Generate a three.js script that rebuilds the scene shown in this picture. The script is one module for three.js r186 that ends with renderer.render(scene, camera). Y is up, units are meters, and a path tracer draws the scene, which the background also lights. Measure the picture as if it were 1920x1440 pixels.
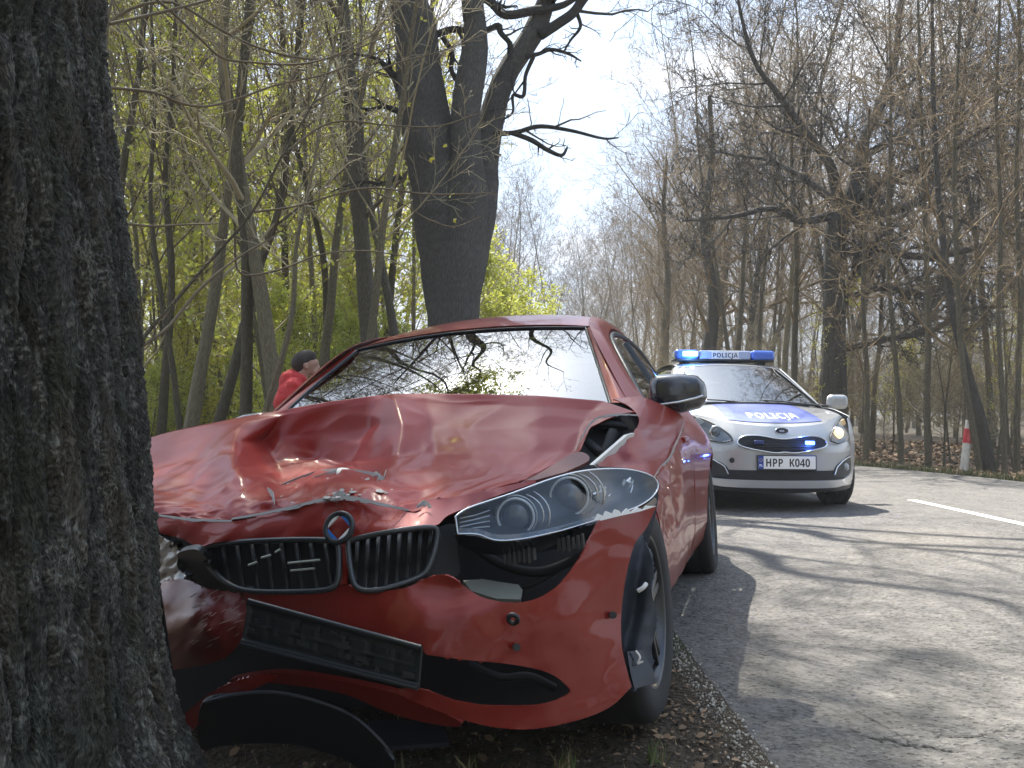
import * as THREE from 'three';
import { mergeGeometries, mergeVertices } from 'three/addons/utils/BufferGeometryUtils.js';
import { MarchingCubes } from 'three/addons/objects/MarchingCubes.js';
import { RoundedBoxGeometry } from 'three/addons/geometries/RoundedBoxGeometry.js';
import { createNoise2D, createNoise3D } from 'simplex-noise';

// ---------------------------------------------------------------- camera, sky, sun, exposure
const F = 1850, EYE = 0.92, TILT = Math.atan(55 / F);          // focal length in pixels of a 1920 x 1440 picture
const scene = new THREE.Scene();
const camera = new THREE.PerspectiveCamera(2 * Math.atan(720 / F) * 180 / Math.PI, 4 / 3, 0.05, 900);
camera.position.set(0, EYE, 0);
camera.rotation.x = TILT;
const renderer = new THREE.WebGLRenderer({ antialias: true });
renderer.toneMapping = THREE.LinearToneMapping;
renderer.toneMappingExposure = 2.65;
renderer.shadowMap.enabled = true;
const SUN = new THREE.Vector3(-0.2, 1, -0.64).normalize();
const sun = new THREE.DirectionalLight(new THREE.Color(1, 0.95, 0.86), 5);
sun.position.copy(SUN).multiplyScalar(60).add(new THREE.Vector3(1, 0, -8));
sun.target.position.set(1, 0, -8);
sun.castShadow = true;
Object.assign(sun.shadow.camera, { left: -25, right: 25, top: 25, bottom: -25, near: 1, far: 140 });
sun.shadow.mapSize.set(4096, 4096);
sun.shadow.radius = 1;
scene.add(sun, sun.target);
scene.fog = new THREE.FogExp2(new THREE.Color(0.94, 0.95, 0.95), 0.0018);

// ---------------------------------------------------------------- helpers
const mulberry = (a) => () => { a = (a + 0x6d2b79f5) | 0; let t = Math.imul(a ^ (a >>> 15), 1 | a); t = (t + Math.imul(t ^ (t >>> 7), 61 | t)) ^ t; return ((t ^ (t >>> 14)) >>> 0) / 4294967296; };
const n2 = createNoise2D(mulberry(11)), n3 = createNoise3D(mulberry(12));
const V = (x, y, z) => new THREE.Vector3(x, y, z);
const clamp = (x, a = 0, b = 1) => Math.min(b, Math.max(a, x));
const lerp = (a, b, t) => a + (b - a) * t;
const smooth = (a, b, x) => { const t = clamp((x - a) / (b - a)); return t * t * (3 - 2 * t); };
const fbm2 = (x, y, o = 4) => { let s = 0, a = 0.5; for (let i = 0; i < o; i++) { s += a * n2(x, y); x = x * 2.03 + 7.1; y = y * 2.03 - 3.7; a *= 0.5; } return s; };
const fbm3 = (x, y, z, o = 3) => { let s = 0, a = 0.5; for (let i = 0; i < o; i++) { s += a * n3(x, y, z); x = x * 2.03 + 7.1; y = y * 2.03 - 3.7; z = z * 2.03 + 1.3; a *= 0.5; } return s; };
// the point that the photograph shows at (px, py), D metres ahead
const rayOf = (px, py) => { const x = (px - 960) / F, y = (720 - py) / F, c = Math.cos(TILT), s = Math.sin(TILT); return V(x, y * c + s, y * s - c); };
const at = (px, py, D) => { const r = rayOf(px, py); return r.multiplyScalar(D / -r.z).add(V(0, EYE, 0)); };

{ // sky: pale spring blue, hazy and white towards the sun, thin high cloud
  const W = 1024, Hh = 512, data = new Float32Array(W * Hh * 4);
  for (let r = 0; r < Hh; r++) for (let c = 0; c < W; c++) {
    const up = ((r + 0.5) / Hh - 0.5) * Math.PI, rd = ((c + 0.5) / W - 0.5) * 2 * Math.PI;
    const x = Math.cos(rd) * Math.cos(up), y = Math.sin(up), z = Math.sin(rd) * Math.cos(up);
    const h = Math.max(0, y), cs = clamp(x * SUN.x + y * SUN.y + z * SUN.z, -1, 1), ang = Math.acos(cs) * 57.3;
    const hz = Math.exp(-h * 4.2);
    let R = lerp(0.15, 0.42, hz), G = lerp(0.255, 0.485, hz), B = lerp(0.44, 0.55, hz);
    const aur = 0.95 * Math.exp(-ang / 22) + 2.3 * Math.exp(-ang / 8) + 7 * Math.exp(-ang / 3.2);
    R += aur * 1.0; G += aur * 0.98; B += aur * 0.95;
    const px = x / (h + 0.25), pz = z / (h + 0.25);
    const cl = smooth(0.02, 0.55, fbm2(px * 1.1 + 3, pz * 1.1 + 8, 5) + 0.12) * smooth(0.0, 0.1, y);
    const lit = 0.5 + 0.5 * Math.exp(-ang / 25);
    R = lerp(R, Math.max(R, lit), cl * 0.75); G = lerp(G, Math.max(G, lit), cl * 0.75); B = lerp(B, Math.max(B, lit * 1.01), cl * 0.75);
    const i = (r * W + c) * 4; data[i] = R; data[i + 1] = G; data[i + 2] = B; data[i + 3] = 1;
  }
  const t = new THREE.DataTexture(data, W, Hh, THREE.RGBAFormat, THREE.FloatType);
  t.mapping = THREE.EquirectangularReflectionMapping; t.magFilter = THREE.LinearFilter; t.needsUpdate = true;
  scene.background = t; scene.environment = t;
}

const used = new Map();
const numbered = (n) => { const k = used.get(n) ?? 0; used.set(n, k + 1); return k ? `${n}_${String(k).padStart(3, '0')}` : n; };
function tag(o, label, category, group, kind) {
  if (label) o.userData.label = label;
  if (category) o.userData.category = category;
  if (group) o.userData.group = group;
  if (kind) o.userData.kind = kind;
  return o;
}
function thing(name, label, category, p = [0, 0, 0], group) { const o = new THREE.Group(); o.name = numbered(name); o.position.set(...p); scene.add(o); return tag(o, label, category, group); }
function part(parent, name, geo, mat, label) { const m = new THREE.Mesh(geo, mat); m.name = name; parent.add(m); if (label) m.userData.label = label; return m; }
function ground(name, geo, mat) { const m = new THREE.Mesh(geo, mat); m.name = numbered(name); scene.add(m); m.userData.kind = 'structure'; return m; }

function canvasTex(w, h, draw, srgb = true, repeat) {
  const c = document.createElement('canvas'); c.width = w; c.height = h; draw(c.getContext('2d'), w, h);
  const t = new THREE.CanvasTexture(c); if (srgb) t.colorSpace = THREE.SRGBColorSpace; t.anisotropy = 8;
  if (repeat) { t.wrapS = t.wrapT = THREE.RepeatWrapping; }
  return t;
}
function dataTex(n, f, srgb = false) {         // f(i, j) -> [r, g, b] 0..1, tiles
  const d = new Uint8Array(n * n * 4);
  for (let j = 0; j < n; j++) for (let i = 0; i < n; i++) { const c = f(i / n, j / n, i, j), o = (j * n + i) * 4; d[o] = clamp(c[0]) * 255; d[o + 1] = clamp(c[1]) * 255; d[o + 2] = clamp(c[2]) * 255; d[o + 3] = 255; }
  const t = new THREE.DataTexture(d, n, n); t.wrapS = t.wrapT = THREE.RepeatWrapping; t.magFilter = THREE.LinearFilter; t.minFilter = THREE.LinearMipmapLinearFilter; t.generateMipmaps = true; if (srgb) t.colorSpace = THREE.SRGBColorSpace; t.needsUpdate = true;
  return t;
}
// tiling noise on a torus
const tn = (u, v, k, seed = 0) => { const a = u * 2 * Math.PI, b = v * 2 * Math.PI, r = k / (2 * Math.PI); return n3(Math.cos(a) * r + seed, Math.sin(a) * r + Math.cos(b) * r * 0.7, Math.sin(b) * r + seed * 0.3); };
const std = (r, g, b, rough = 0.7, extra = {}) => new THREE.MeshStandardMaterial({ color: new THREE.Color().setRGB(r, g, b), roughness: rough, side: THREE.DoubleSide, ...extra });
const phys = (r, g, b, rough, extra = {}) => new THREE.MeshPhysicalMaterial({ color: new THREE.Color().setRGB(r, g, b), roughness: rough, side: THREE.DoubleSide, ...extra });

// mesh from positions + triangles, smooth or creased normals
function meshGeo(pos, idx, uv, flat = false) {
  let g = new THREE.BufferGeometry();
  g.setAttribute('position', new THREE.Float32BufferAttribute(pos, 3));
  if (uv) g.setAttribute('uv', new THREE.Float32BufferAttribute(uv, 2));
  g.setIndex(idx);
  if (flat) g = g.toNonIndexed();
  g.computeVertexNormals();
  return g;
}
// give a thin sheet thickness: front as given, back offset by -normal * t, rim along open edges (own vertices so that it stays sharp)
function solid(pos, idx, uv, t) {
  const g = meshGeo(pos, idx), N = g.attributes.normal.array, n = pos.length / 3, P = pos.slice(), I = idx.slice(), U = uv ? uv.slice() : null, edges = new Map();
  for (let i = 0; i < n; i++) { P.push(pos[3 * i] - N[3 * i] * t, pos[3 * i + 1] - N[3 * i + 1] * t, pos[3 * i + 2] - N[3 * i + 2] * t); if (U) U.push(uv[2 * i], uv[2 * i + 1]); }
  for (let k = 0; k < idx.length; k += 3) {
    const a = idx[k], b = idx[k + 1], c = idx[k + 2];
    I.push(a + n, c + n, b + n);
    for (const [p, q] of [[a, b], [b, c], [c, a]]) { const r = q + '_' + p; if (edges.has(r)) edges.delete(r); else edges.set(p + '_' + q, [p, q]); }
  }
  for (const [p, q] of edges.values()) {
    const o = P.length / 3;
    for (const v of [p, q, q + n, p + n]) { P.push(P[3 * v], P[3 * v + 1], P[3 * v + 2]); if (U) U.push(U[2 * v], U[2 * v + 1]); }
    I.push(o, o + 2, o + 1, o, o + 3, o + 2);
  }
  return meshGeo(P, I, U);
}
// closed Catmull-Rom through outline points; a point with a third entry 1 stays a corner
function roundOut(pts, per = 6) {
  const out = [], n = pts.length;
  for (let i = 0; i < n; i++) {
    const p0 = pts[(i + n - 1) % n], p1 = pts[i], p2 = pts[(i + 1) % n], p3 = pts[(i + 2) % n];
    const m1 = p1[2] ? [(p2[0] - p1[0]), (p2[1] - p1[1])] : [(p2[0] - p0[0]) / 2, (p2[1] - p0[1]) / 2];
    const m2 = p2[2] ? [(p2[0] - p1[0]), (p2[1] - p1[1])] : [(p3[0] - p1[0]) / 2, (p3[1] - p1[1]) / 2];
    for (let k = 0; k < per; k++) {
      const t = k / per, a = 2 * t ** 3 - 3 * t * t + 1, b = t ** 3 - 2 * t * t + t, c = -2 * t ** 3 + 3 * t * t, d = t ** 3 - t * t;
      out.push([a * p1[0] + b * m1[0] + c * p2[0] + d * m2[0], a * p1[1] + b * m1[1] + c * p2[1] + d * m2[1]]);
    }
  }
  return out;
}
function clipCell(poly, x0, y0, x1, y1) {
  const cut = (p, inside, cross) => { const o = []; for (let i = 0; i < p.length; i++) { const a = p[i], b = p[(i + 1) % p.length], ia = inside(a), ib = inside(b); if (ia) o.push(a); if (ia !== ib) o.push(cross(a, b)); } return o; };
  const X = (x) => (a, b) => { const t = (x - a[0]) / (b[0] - a[0]); return [x, a[1] + t * (b[1] - a[1])]; }, Y = (y) => (a, b) => { const t = (y - a[1]) / (b[1] - a[1]); return [a[0] + t * (b[0] - a[0]), y]; };
  let p = cut(poly, (q) => q[0] >= x0, X(x0)); if (!p.length) return p;
  p = cut(p, (q) => q[0] <= x1, X(x1)); if (!p.length) return p;
  p = cut(p, (q) => q[1] >= y0, Y(y0)); if (!p.length) return p;
  return cut(p, (q) => q[1] <= y1, Y(y1));
}
// a shaped sheet: outline in a plane, cut into cells, each point mapped into space, given thickness. towards: the side that is its front
function sheet(outline, cell, map, t, towards, uvMap) {
  let x0 = 1e9, y0 = 1e9, x1 = -1e9, y1 = -1e9;
  for (const [x, y] of outline) { x0 = Math.min(x0, x); x1 = Math.max(x1, x); y0 = Math.min(y0, y); y1 = Math.max(y1, y); }
  const cx = Array.isArray(cell) ? cell[0] : cell, cy = Array.isArray(cell) ? cell[1] : cell;
  const pos = [], idx = [], uv = uvMap ? [] : null, keys = new Map(), q = 1e4 / Math.max(cx, cy);
  const vert = (p) => { const k = Math.round(p[0] * q) + '_' + Math.round(p[1] * q); if (!keys.has(k)) { keys.set(k, pos.length / 3); const m = map(p[0], p[1]); pos.push(m[0], m[1], m[2]); if (uv) uv.push(...uvMap(p[0], p[1])); } return keys.get(k); };
  for (let y = Math.floor(y0 / cy) * cy; y < y1; y += cy) for (let x = Math.floor(x0 / cx) * cx; x < x1; x += cx) {
    const p = clipCell(outline, x, y, x + cx, y + cy);
    if (p.length < 3) continue;
    const v2 = p.map((a) => new THREE.Vector2(a[0], a[1]));
    if (Math.abs(THREE.ShapeUtils.area(v2)) < cx * cy * 1e-4) continue;
    const ids = p.map(vert), ccw = THREE.ShapeUtils.area(v2) > 0;
    for (const f of THREE.ShapeUtils.triangulateShape(v2, [])) {
      const [a, b, c] = f.map((i) => ids[i]); if (a === b || b === c || a === c) continue;
      const A = v2[f[0]], B = v2[f[1]], C = v2[f[2]], s = (B.x - A.x) * (C.y - A.y) - (B.y - A.y) * (C.x - A.x);
      if (Math.abs(s) < cx * cy * 1e-7) continue;
      if (s > 0) idx.push(a, b, c); else idx.push(a, c, b);
    }
  }
  // front side towards `towards`
  let s = 0; const a = V(0, 0, 0), b = V(0, 0, 0), c = V(0, 0, 0);
  for (let k = 0; k < idx.length; k += 3) { a.fromArray(pos, idx[k] * 3); b.fromArray(pos, idx[k + 1] * 3).sub(a); c.fromArray(pos, idx[k + 2] * 3).sub(a); s += b.cross(c).dot(towards.clone().sub(a)); }
  if (s < 0) for (let k = 0; k < idx.length; k += 3) [idx[k + 1], idx[k + 2]] = [idx[k + 2], idx[k + 1]];
  return t ? solid(pos, idx, uv, t) : meshGeo(pos, idx, uv);
}
// a patch through a grid of control points, straight between them, then softened by `blur` passes
function patch(rows, sub, blur, t, towards, bend) {
  const R = rows.length, C = rows[0].length, m = (R - 1) * sub + 1, n = (C - 1) * sub + 1;
  let P = [];
  for (let j = 0; j < m; j++) for (let i = 0; i < n; i++) {
    const r = Math.min(R - 2, Math.floor(j / sub)), c = Math.min(C - 2, Math.floor(i / sub)), v = j / sub - r, u = i / sub - c;
    const a = rows[r][c], b = rows[r][c + 1], d = rows[r + 1][c], e = rows[r + 1][c + 1];
    P.push([0, 1, 2].map((k) => lerp(lerp(a[k], b[k], u), lerp(d[k], e[k], u), v)));
  }
  for (let k = 0; k < blur; k++) P = P.map((p, q) => {
    const j = Math.floor(q / n), i = q % n, nb = [];
    if (i > 0 && i < n - 1) nb.push(P[q - 1], P[q + 1]);
    if (j > 0 && j < m - 1) nb.push(P[q - n], P[q + n]);
    if ((i === 0 || i === n - 1) && (j === 0 || j === m - 1)) return p;
    if (i === 0 || i === n - 1) nb.splice(0, nb.length, P[q - n], P[q + n]);
    if (j === 0 || j === m - 1) nb.splice(0, nb.length, P[q - 1], P[q + 1]);
    return p.map((x, d) => 0.5 * x + 0.5 * nb.reduce((s, o) => s + o[d], 0) / nb.length);
  });
  if (bend) P = P.map((p, q) => bend(p, (q % n) / (n - 1), Math.floor(q / n) / (m - 1)));
  const pos = P.flat(), idx = [], uv = [];
  for (let j = 0; j < m; j++) for (let i = 0; i < n; i++) uv.push(i / (n - 1), 1 - j / (m - 1));
  for (let j = 0; j < m - 1; j++) for (let i = 0; i < n - 1; i++) { const a = j * n + i; idx.push(a, a + n, a + 1, a + 1, a + n, a + n + 1); }
  let s = 0; const a = V(0, 0, 0), b = V(0, 0, 0), c = V(0, 0, 0);
  for (let k = 0; k < idx.length; k += 3) { a.fromArray(pos, idx[k] * 3); b.fromArray(pos, idx[k + 1] * 3).sub(a); c.fromArray(pos, idx[k + 2] * 3).sub(a); s += b.cross(c).dot(towards.clone().sub(a)); }
  if (s < 0) for (let k = 0; k < idx.length; k += 3) [idx[k + 1], idx[k + 2]] = [idx[k + 2], idx[k + 1]];
  return t ? solid(pos, idx, uv, t) : meshGeo(pos, idx, uv);
}
// thin-plate spline through [x, y, value] points
function tps(pts) {
  const n = pts.length, m = n + 3, A = [], s = 1 / 300, U = (d2) => (d2 < 1e-9 ? 0 : 0.5 * d2 * Math.log(d2));
  for (let i = 0; i < n; i++) { const r = new Array(m + 1).fill(0); for (let j = 0; j < n; j++) r[j] = U(((pts[i][0] - pts[j][0]) ** 2 + (pts[i][1] - pts[j][1]) ** 2) * s * s) + (i === j ? 1e-3 : 0); r[n] = 1; r[n + 1] = pts[i][0] * s; r[n + 2] = pts[i][1] * s; r[m] = pts[i][2]; A.push(r); }
  for (let k = 0; k < 3; k++) { const r = new Array(m + 1).fill(0); for (let j = 0; j < n; j++) r[j] = k === 0 ? 1 : pts[j][k - 1] * s; A.push(r); }
  for (let c = 0; c < m; c++) { let p = c; for (let r = c + 1; r < m; r++) if (Math.abs(A[r][c]) > Math.abs(A[p][c])) p = r; [A[c], A[p]] = [A[p], A[c]]; if (Math.abs(A[c][c]) < 1e-12) continue; for (let r = 0; r < m; r++) if (r !== c) { const f = A[r][c] / A[c][c]; if (f) for (let k = c; k <= m; k++) A[r][k] -= f * A[c][k]; } }
  const w = A.map((r, i) => r[m] / (Math.abs(r[i]) < 1e-12 ? 1e9 : r[i]));
  return (x, y) => { let v = w[n] + w[n + 1] * x * s + w[n + 2] * y * s; for (let j = 0; j < n; j++) v += w[j] * U(((x - pts[j][0]) ** 2 + (y - pts[j][1]) ** 2) * s * s); return v; };
}
// collects tubes, for branches, wires, frames
class Tubes {
  constructor() { this.p = []; this.n = []; this.uv = []; this.i = []; }
  tube(pts, radii, sides = 6, lump = 0, seed = 0, closed = false) {
    const base = this.p.length / 3, N = pts.length; let u = V(0, 0, 0), len = 0;
    const tdir = V(0, 0, 0), side = V(0, 0, 0), up = V(0, 0, 0);
    for (let k = 0; k < N; k++) {
      const a = closed ? pts[(k + N - 1) % N] : pts[Math.max(0, k - 1)], b = closed ? pts[(k + 1) % N] : pts[Math.min(N - 1, k + 1)];
      tdir.copy(b).sub(a).normalize();
      if (k === 0) { u.set(Math.abs(tdir.y) > 0.9 ? 1 : 0, Math.abs(tdir.y) > 0.9 ? 0 : 1, 0); }
      u.addScaledVector(tdir, -u.dot(tdir)).normalize(); side.crossVectors(tdir, u);
      if (k) len += pts[k].distanceTo(pts[k - 1]);
      const r = Array.isArray(radii) ? radii[k] : radii;
      for (let s = 0; s <= sides; s++) {
        const an = (s % sides) / sides * 2 * Math.PI, c = Math.cos(an), d = Math.sin(an);
        const rr = lump ? r * (1 + lump * (0.6 * n3(c * 1.3 + seed, d * 1.3, len * 0.9 + seed) + 0.4 * n3(c * 3.1 + seed, d * 3.1 + 9, len * 2.6))) : r;
        const nx = u.x * c + side.x * d, ny = u.y * c + side.y * d, nz = u.z * c + side.z * d;
        this.p.push(pts[k].x + nx * rr, pts[k].y + ny * rr, pts[k].z + nz * rr); this.n.push(nx, ny, nz); this.uv.push(s / sides * Math.max(0.1, Math.round(r * 12.6 * 2) / 2), len);
      }
    }
    const w = sides + 1, last = closed ? N : N - 1;
    for (let k = 0; k < last; k++) for (let s = 0; s < sides; s++) { const a = base + k * w + s, b = base + ((k + 1) % N) * w + s; this.i.push(a, a + 1, b, a + 1, b + 1, b); }
  }
  build(recompute = false) {
    const g = new THREE.BufferGeometry();
    g.setAttribute('position', new THREE.Float32BufferAttribute(this.p, 3)); g.setAttribute('normal', new THREE.Float32BufferAttribute(this.n, 3)); g.setAttribute('uv', new THREE.Float32BufferAttribute(this.uv, 2));
    g.setIndex(this.i); if (recompute) g.computeVertexNormals(); return g;
  }
}
const spline = (pts, n) => new THREE.CatmullRomCurve3(pts, false, 'centripetal').getPoints(n);
const moved = (g, x = 0, y = 0, z = 0, rx = 0, ry = 0, rz = 0) => { g.applyMatrix4(new THREE.Matrix4().compose(V(x, y, z), new THREE.Quaternion().setFromEuler(new THREE.Euler(rx, ry, rz)), V(1, 1, 1))); return g; };
const join = (gs) => mergeGeometries(gs.map((g) => { const h = g.index ? g.toNonIndexed() : g.clone(); for (const k of Object.keys(h.attributes)) if (!['position', 'normal'].includes(k)) h.deleteAttribute(k); return h; }));
// ---------------------------------------------------------------- ground and road
const bendOf = (D) => (D < -12 ? 0.03 * (D + 12) ** 2 : D < 10.5 ? 0 : D < 34 ? 0.02 * (D - 10.5) ** 2 : 0.02 * 23.5 ** 2 + 0.94 * (D - 34));
const nearEdge = (D) => 0.65 - bendOf(D), farEdge = (D) => 7.05 - bendOf(D);
function groundY(x, D) {
  const a = nearEdge(D) - x, b = x - farEdge(D);
  let y = -0.016 + 0.012 * smooth(-0.09, -0.03, a);
  if (a > 0) { y -= Math.min(0.3, a * 0.05) * smooth(0, 0.15, a) + 0.016 * smooth(0.03, 0.15, a); y += 0.05 * fbm2(x * 0.5, D * 0.5) * smooth(0.5, 3, a) + 0.012 * n2(x * 5, D * 5) * smooth(0.02, 0.3, a); }
  if (b > 0) { y += -0.06 * smooth(0.1, 0.7, b) + 0.22 * smooth(0.9, 5, b) + 0.1 * fbm2(x * 0.5, D * 0.5) * smooth(0.5, 3, b); }
  return y;
}
{
  const ax = [], ad = [];
  for (let x = -400; x < 400;) { ax.push(x); const m = Math.abs(x - 1.5); x += m < 2.2 ? 0.06 : m < 14 ? 0.4 : m < 50 ? 3 : 40; }
  for (let d = -60; d < 500;) { ad.push(d); d += d > 1.2 && d < 6 ? 0.06 : d > -8 && d < 30 ? 0.4 : d < 70 ? 3 : 40; }
  const pos = [], idx = [], uv = [], col = [], n = ax.length;
  for (const d of ad) for (const x of ax) {
    pos.push(x, groundY(x, d), -d); uv.push(x, d);
    const f = 0.5 + 0.9 * fbm2(x * 0.35, d * 0.35, 4), g = smooth(-0.1, 0.4, fbm2(x * 0.22 + 40, d * 0.22, 3));
    col.push(lerp(0.08, 0.13, f) * lerp(1, 0.6, g), lerp(0.06, 0.095, f) * lerp(1, 0.85, g), lerp(0.038, 0.058, f) * lerp(1, 0.55, g));
  }
  for (let j = 0; j < ad.length - 1; j++) for (let i = 0; i < n - 1; i++) { const a = j * n + i; idx.push(a, a + 1, a + n, a + 1, a + n + 1, a + n); }
  const g = meshGeo(pos, idx, uv); g.setAttribute('color', new THREE.Float32BufferAttribute(col, 3));
  const r = mulberry(5);
  const soil = dataTex(512, (u, v) => { const a = tn(u, v, 60), b = tn(u, v, 22, 5), c = r(); const k = 0.62 + 0.22 * a + 0.2 * b + 0.22 * (c - 0.5); return [k, k * 0.97, k * 0.92]; }, false);
  soil.repeat.set(0.7, 0.7);
  ground('ground', g, new THREE.MeshStandardMaterial({ vertexColors: true, map: soil, bumpMap: soil, bumpScale: 0.03, roughness: 0.95 }));
}
{
  const r = mulberry(7), N = 1024, st = new Float32Array(N * N);
  for (let k = 0; k < 42000; k++) { const x = r() * N | 0, y = r() * N | 0, rad = 1.3 + 3.0 * r() * r(), v = (r() - 0.52) * 1.1; for (let j = -4; j <= 4; j++) for (let i = -4; i <= 4; i++) if (i * i + j * j < rad * rad) st[((y + j + N) % N) * N + (x + i + N) % N] = v; }
  const tex = dataTex(N, (u, v, i, j) => { const k = 0.68 + 0.62 * st[j * N + i] + 0.16 * tn(u, v, 70) + 0.12 * tn(u, v, 28, 6) + 0.08 * tn(u, v, 9, 3) + 0.2 * (r() - 0.5); return [k, k * 0.99, k * 0.97]; }, false);
  tex.repeat.set(0.36, 0.36);
  const pos = [], idx = [], uv = [], col = [], M = 26;
  const Ds = []; for (let d = -50; d < 130;) { Ds.push(d); d += d > 1 && d < 12 ? 0.05 : 1; }
  for (const d of Ds) for (let k = 0; k <= M; k++) {
    const t = k / M, rag = d > 0 && d < 13 ? 0.035 * fbm2(d * 3.1, 4) + 0.02 * n2(d * 14, 9) : 0;
    const x = lerp(nearEdge(d) + rag, farEdge(d) + 0.06 * n2(d * 0.8, 2), t);
    pos.push(x, 0.03 * (1 - (2 * t - 1) ** 2) - (k === 0 ? 0.008 : 0), -d); uv.push(x, d);
    // wear of the surface: polished wheel tracks paler, old patches darker
    const f = 1 + 0.12 * fbm2(x * 0.8, d * 0.28, 4) + 0.05 * n2(x * 3.5, d * 2.2);
    col.push(0.172 * f, 0.162 * f, 0.15 * f);
  }
  for (let j = 0; j < Ds.length - 1; j++) for (let k = 0; k < M; k++) { const a = j * (M + 1) + k; idx.push(a, a + 1, a + M + 1, a + 1, a + M + 2, a + M + 1); }
  const g = solid(pos, idx, uv, 0.012), c2 = new Float32Array(g.attributes.position.count * 3).fill(0.17); c2.set(col); c2.set(col, col.length); g.setAttribute('color', new THREE.BufferAttribute(c2, 3));
  ground('road', g, new THREE.MeshStandardMaterial({ vertexColors: true, map: tex, bumpMap: tex, bumpScale: 0.012, roughness: 0.88 }));
  // crumbled cracks: flat jagged seams of loose dark bitumen
  const rc = mulberry(31), pos2 = [], idx2 = [];
  const crack = (px, py, px2, py2, w) => {
    const g0 = at(px, py, (EYE * F) / (py - 775)), g1 = at(px2, py2, (EYE * F) / (py2 - 775)), n = 46; let wob = 0;
    for (let k = 0; k <= n; k++) { const t = k / n; wob = wob * 0.85 + (rc() - 0.5) * 0.022; const x = lerp(g0.x, g1.x, t), d = -lerp(g0.z, g1.z, t) + wob, q = w * Math.sin(Math.PI * t) ** 0.6 * (0.15 + rc() ** 2), y = 0.031 * (1 - (2 * (x - 0.65) / 6.4 - 1) ** 2) + 0.003; pos2.push(x, y, -(d - q), x + 0.004 * (rc() - 0.5), y, -(d + q)); if (k) { const o = pos2.length / 3 - 4; idx2.push(o, o + 2, o + 1, o + 1, o + 2, o + 3); } }
  };
  crack(1600, 1330, 1700, 1385, 0.012); crack(1612, 1378, 1690, 1390, 0.02); crack(1660, 1388, 1800, 1408, 0.012); crack(1420, 1392, 1530, 1394, 0.004); crack(1440, 1340, 1500, 1336, 0.004); crack(1690, 1392, 1920, 1370, 0.005); crack(1530, 1396, 1610, 1384, 0.004); crack(1640, 1240, 1860, 1262, 0.004);
  const c = new THREE.Mesh(meshGeo(pos2, idx2), std(0.03, 0.028, 0.026, 0.95)); c.name = 'road_cracks'; c.userData.kind = 'structure'; scene.add(c);
}
{ // dashed centre line
  const mat = std(0.62, 0.6, 0.56, 0.75);
  const y = (x, D) => 0.03 * (1 - (2 * (x - nearEdge(D)) / 6.4 - 1) ** 2) + 0.004;
  for (const [d0, d1] of [[-4.5, -1], [4.0, 4.1], [6.6, 10.15], [17, 20], [26, 29]]) {
    if (d1 - d0 < 1) continue;
    const rows = []; for (let k = 0; k <= 20; k++) { const d = lerp(d0, d1, k / 20), x = 4.1 - bendOf(d); rows.push([-0.05, 0, 0.05].map((o) => [x + o + 0.006 * n2(d * 5, o * 40), y(x + o, d), -d])); }
    const m = new THREE.Mesh(patch(rows, 2, 0, 0.003, V(2, 50, -5)), mat); m.name = numbered('road_marking'); m.userData.kind = 'structure'; scene.add(m);
  }
}

// ---------------------------------------------------------------- trees
const barkTex = (() => { const r = mulberry(3); return dataTex(512, (u, v) => { const a = Math.abs(tn(u + 0.03 * tn(u, v, 6), v * 0.25, 26)), b = tn(u, v, 70, 4); const k = 0.5 + 0.55 * a + 0.14 * b + 0.12 * (r() - 0.5); return [k, k, k]; }); })();
barkTex.repeat.set(1.4, 1.4);
const barkMat = (r, g, b) => new THREE.MeshStandardMaterial({ color: new THREE.Color().setRGB(r, g, b), map: barkTex, bumpMap: barkTex, bumpScale: 0.03, roughness: 0.92 });
const M = {
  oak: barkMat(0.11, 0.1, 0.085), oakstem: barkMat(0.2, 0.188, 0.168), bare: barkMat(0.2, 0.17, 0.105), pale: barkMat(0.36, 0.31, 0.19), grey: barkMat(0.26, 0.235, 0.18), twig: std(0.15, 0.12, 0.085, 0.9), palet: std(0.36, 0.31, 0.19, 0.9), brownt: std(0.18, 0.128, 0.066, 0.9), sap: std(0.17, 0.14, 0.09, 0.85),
  leaf: phys(0.52, 0.55, 0.09, 0.85, { transmission: 0.5, thickness: 0 }), leaf2: phys(0.55, 0.52, 0.08, 0.85, { transmission: 0.5, thickness: 0 }), leaf3: phys(0.42, 0.48, 0.1, 0.85, { transmission: 0.45, thickness: 0 }),
};
class Leaves {
  constructor() { this.p = []; this.i = []; }
  add(c, rng, s) {
    const a = rng() * 6.283, e = (rng() - 0.5) * 2.2, d = V(Math.cos(a) * Math.cos(e), Math.sin(e), Math.sin(a) * Math.cos(e)), u = V(rng() - 0.5, rng() - 0.5, rng() - 0.5).cross(d).normalize().multiplyScalar(s * 0.32), n = V(0, 0, 0).crossVectors(d, u).normalize().multiplyScalar(s * 0.1), o = this.p.length / 3;
    d.multiplyScalar(s);
    this.p.push(c.x, c.y, c.z, c.x + d.x * 0.5 + u.x + n.x, c.y + d.y * 0.5 + u.y + n.y, c.z + d.z * 0.5 + u.z + n.z, c.x + d.x, c.y + d.y, c.z + d.z, c.x + d.x * 0.5 - u.x + n.x, c.y + d.y * 0.5 - u.y + n.y, c.z + d.z * 0.5 - u.z + n.z);
    this.i.push(o, o + 1, o + 2, o, o + 2, o + 3);
  }
  build() { return meshGeo(this.p, this.i, null); }
}
const sidesOf = (r) => (r > 0.12 ? 12 : r > 0.05 ? 8 : r > 0.02 ? 5 : 3);
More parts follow.
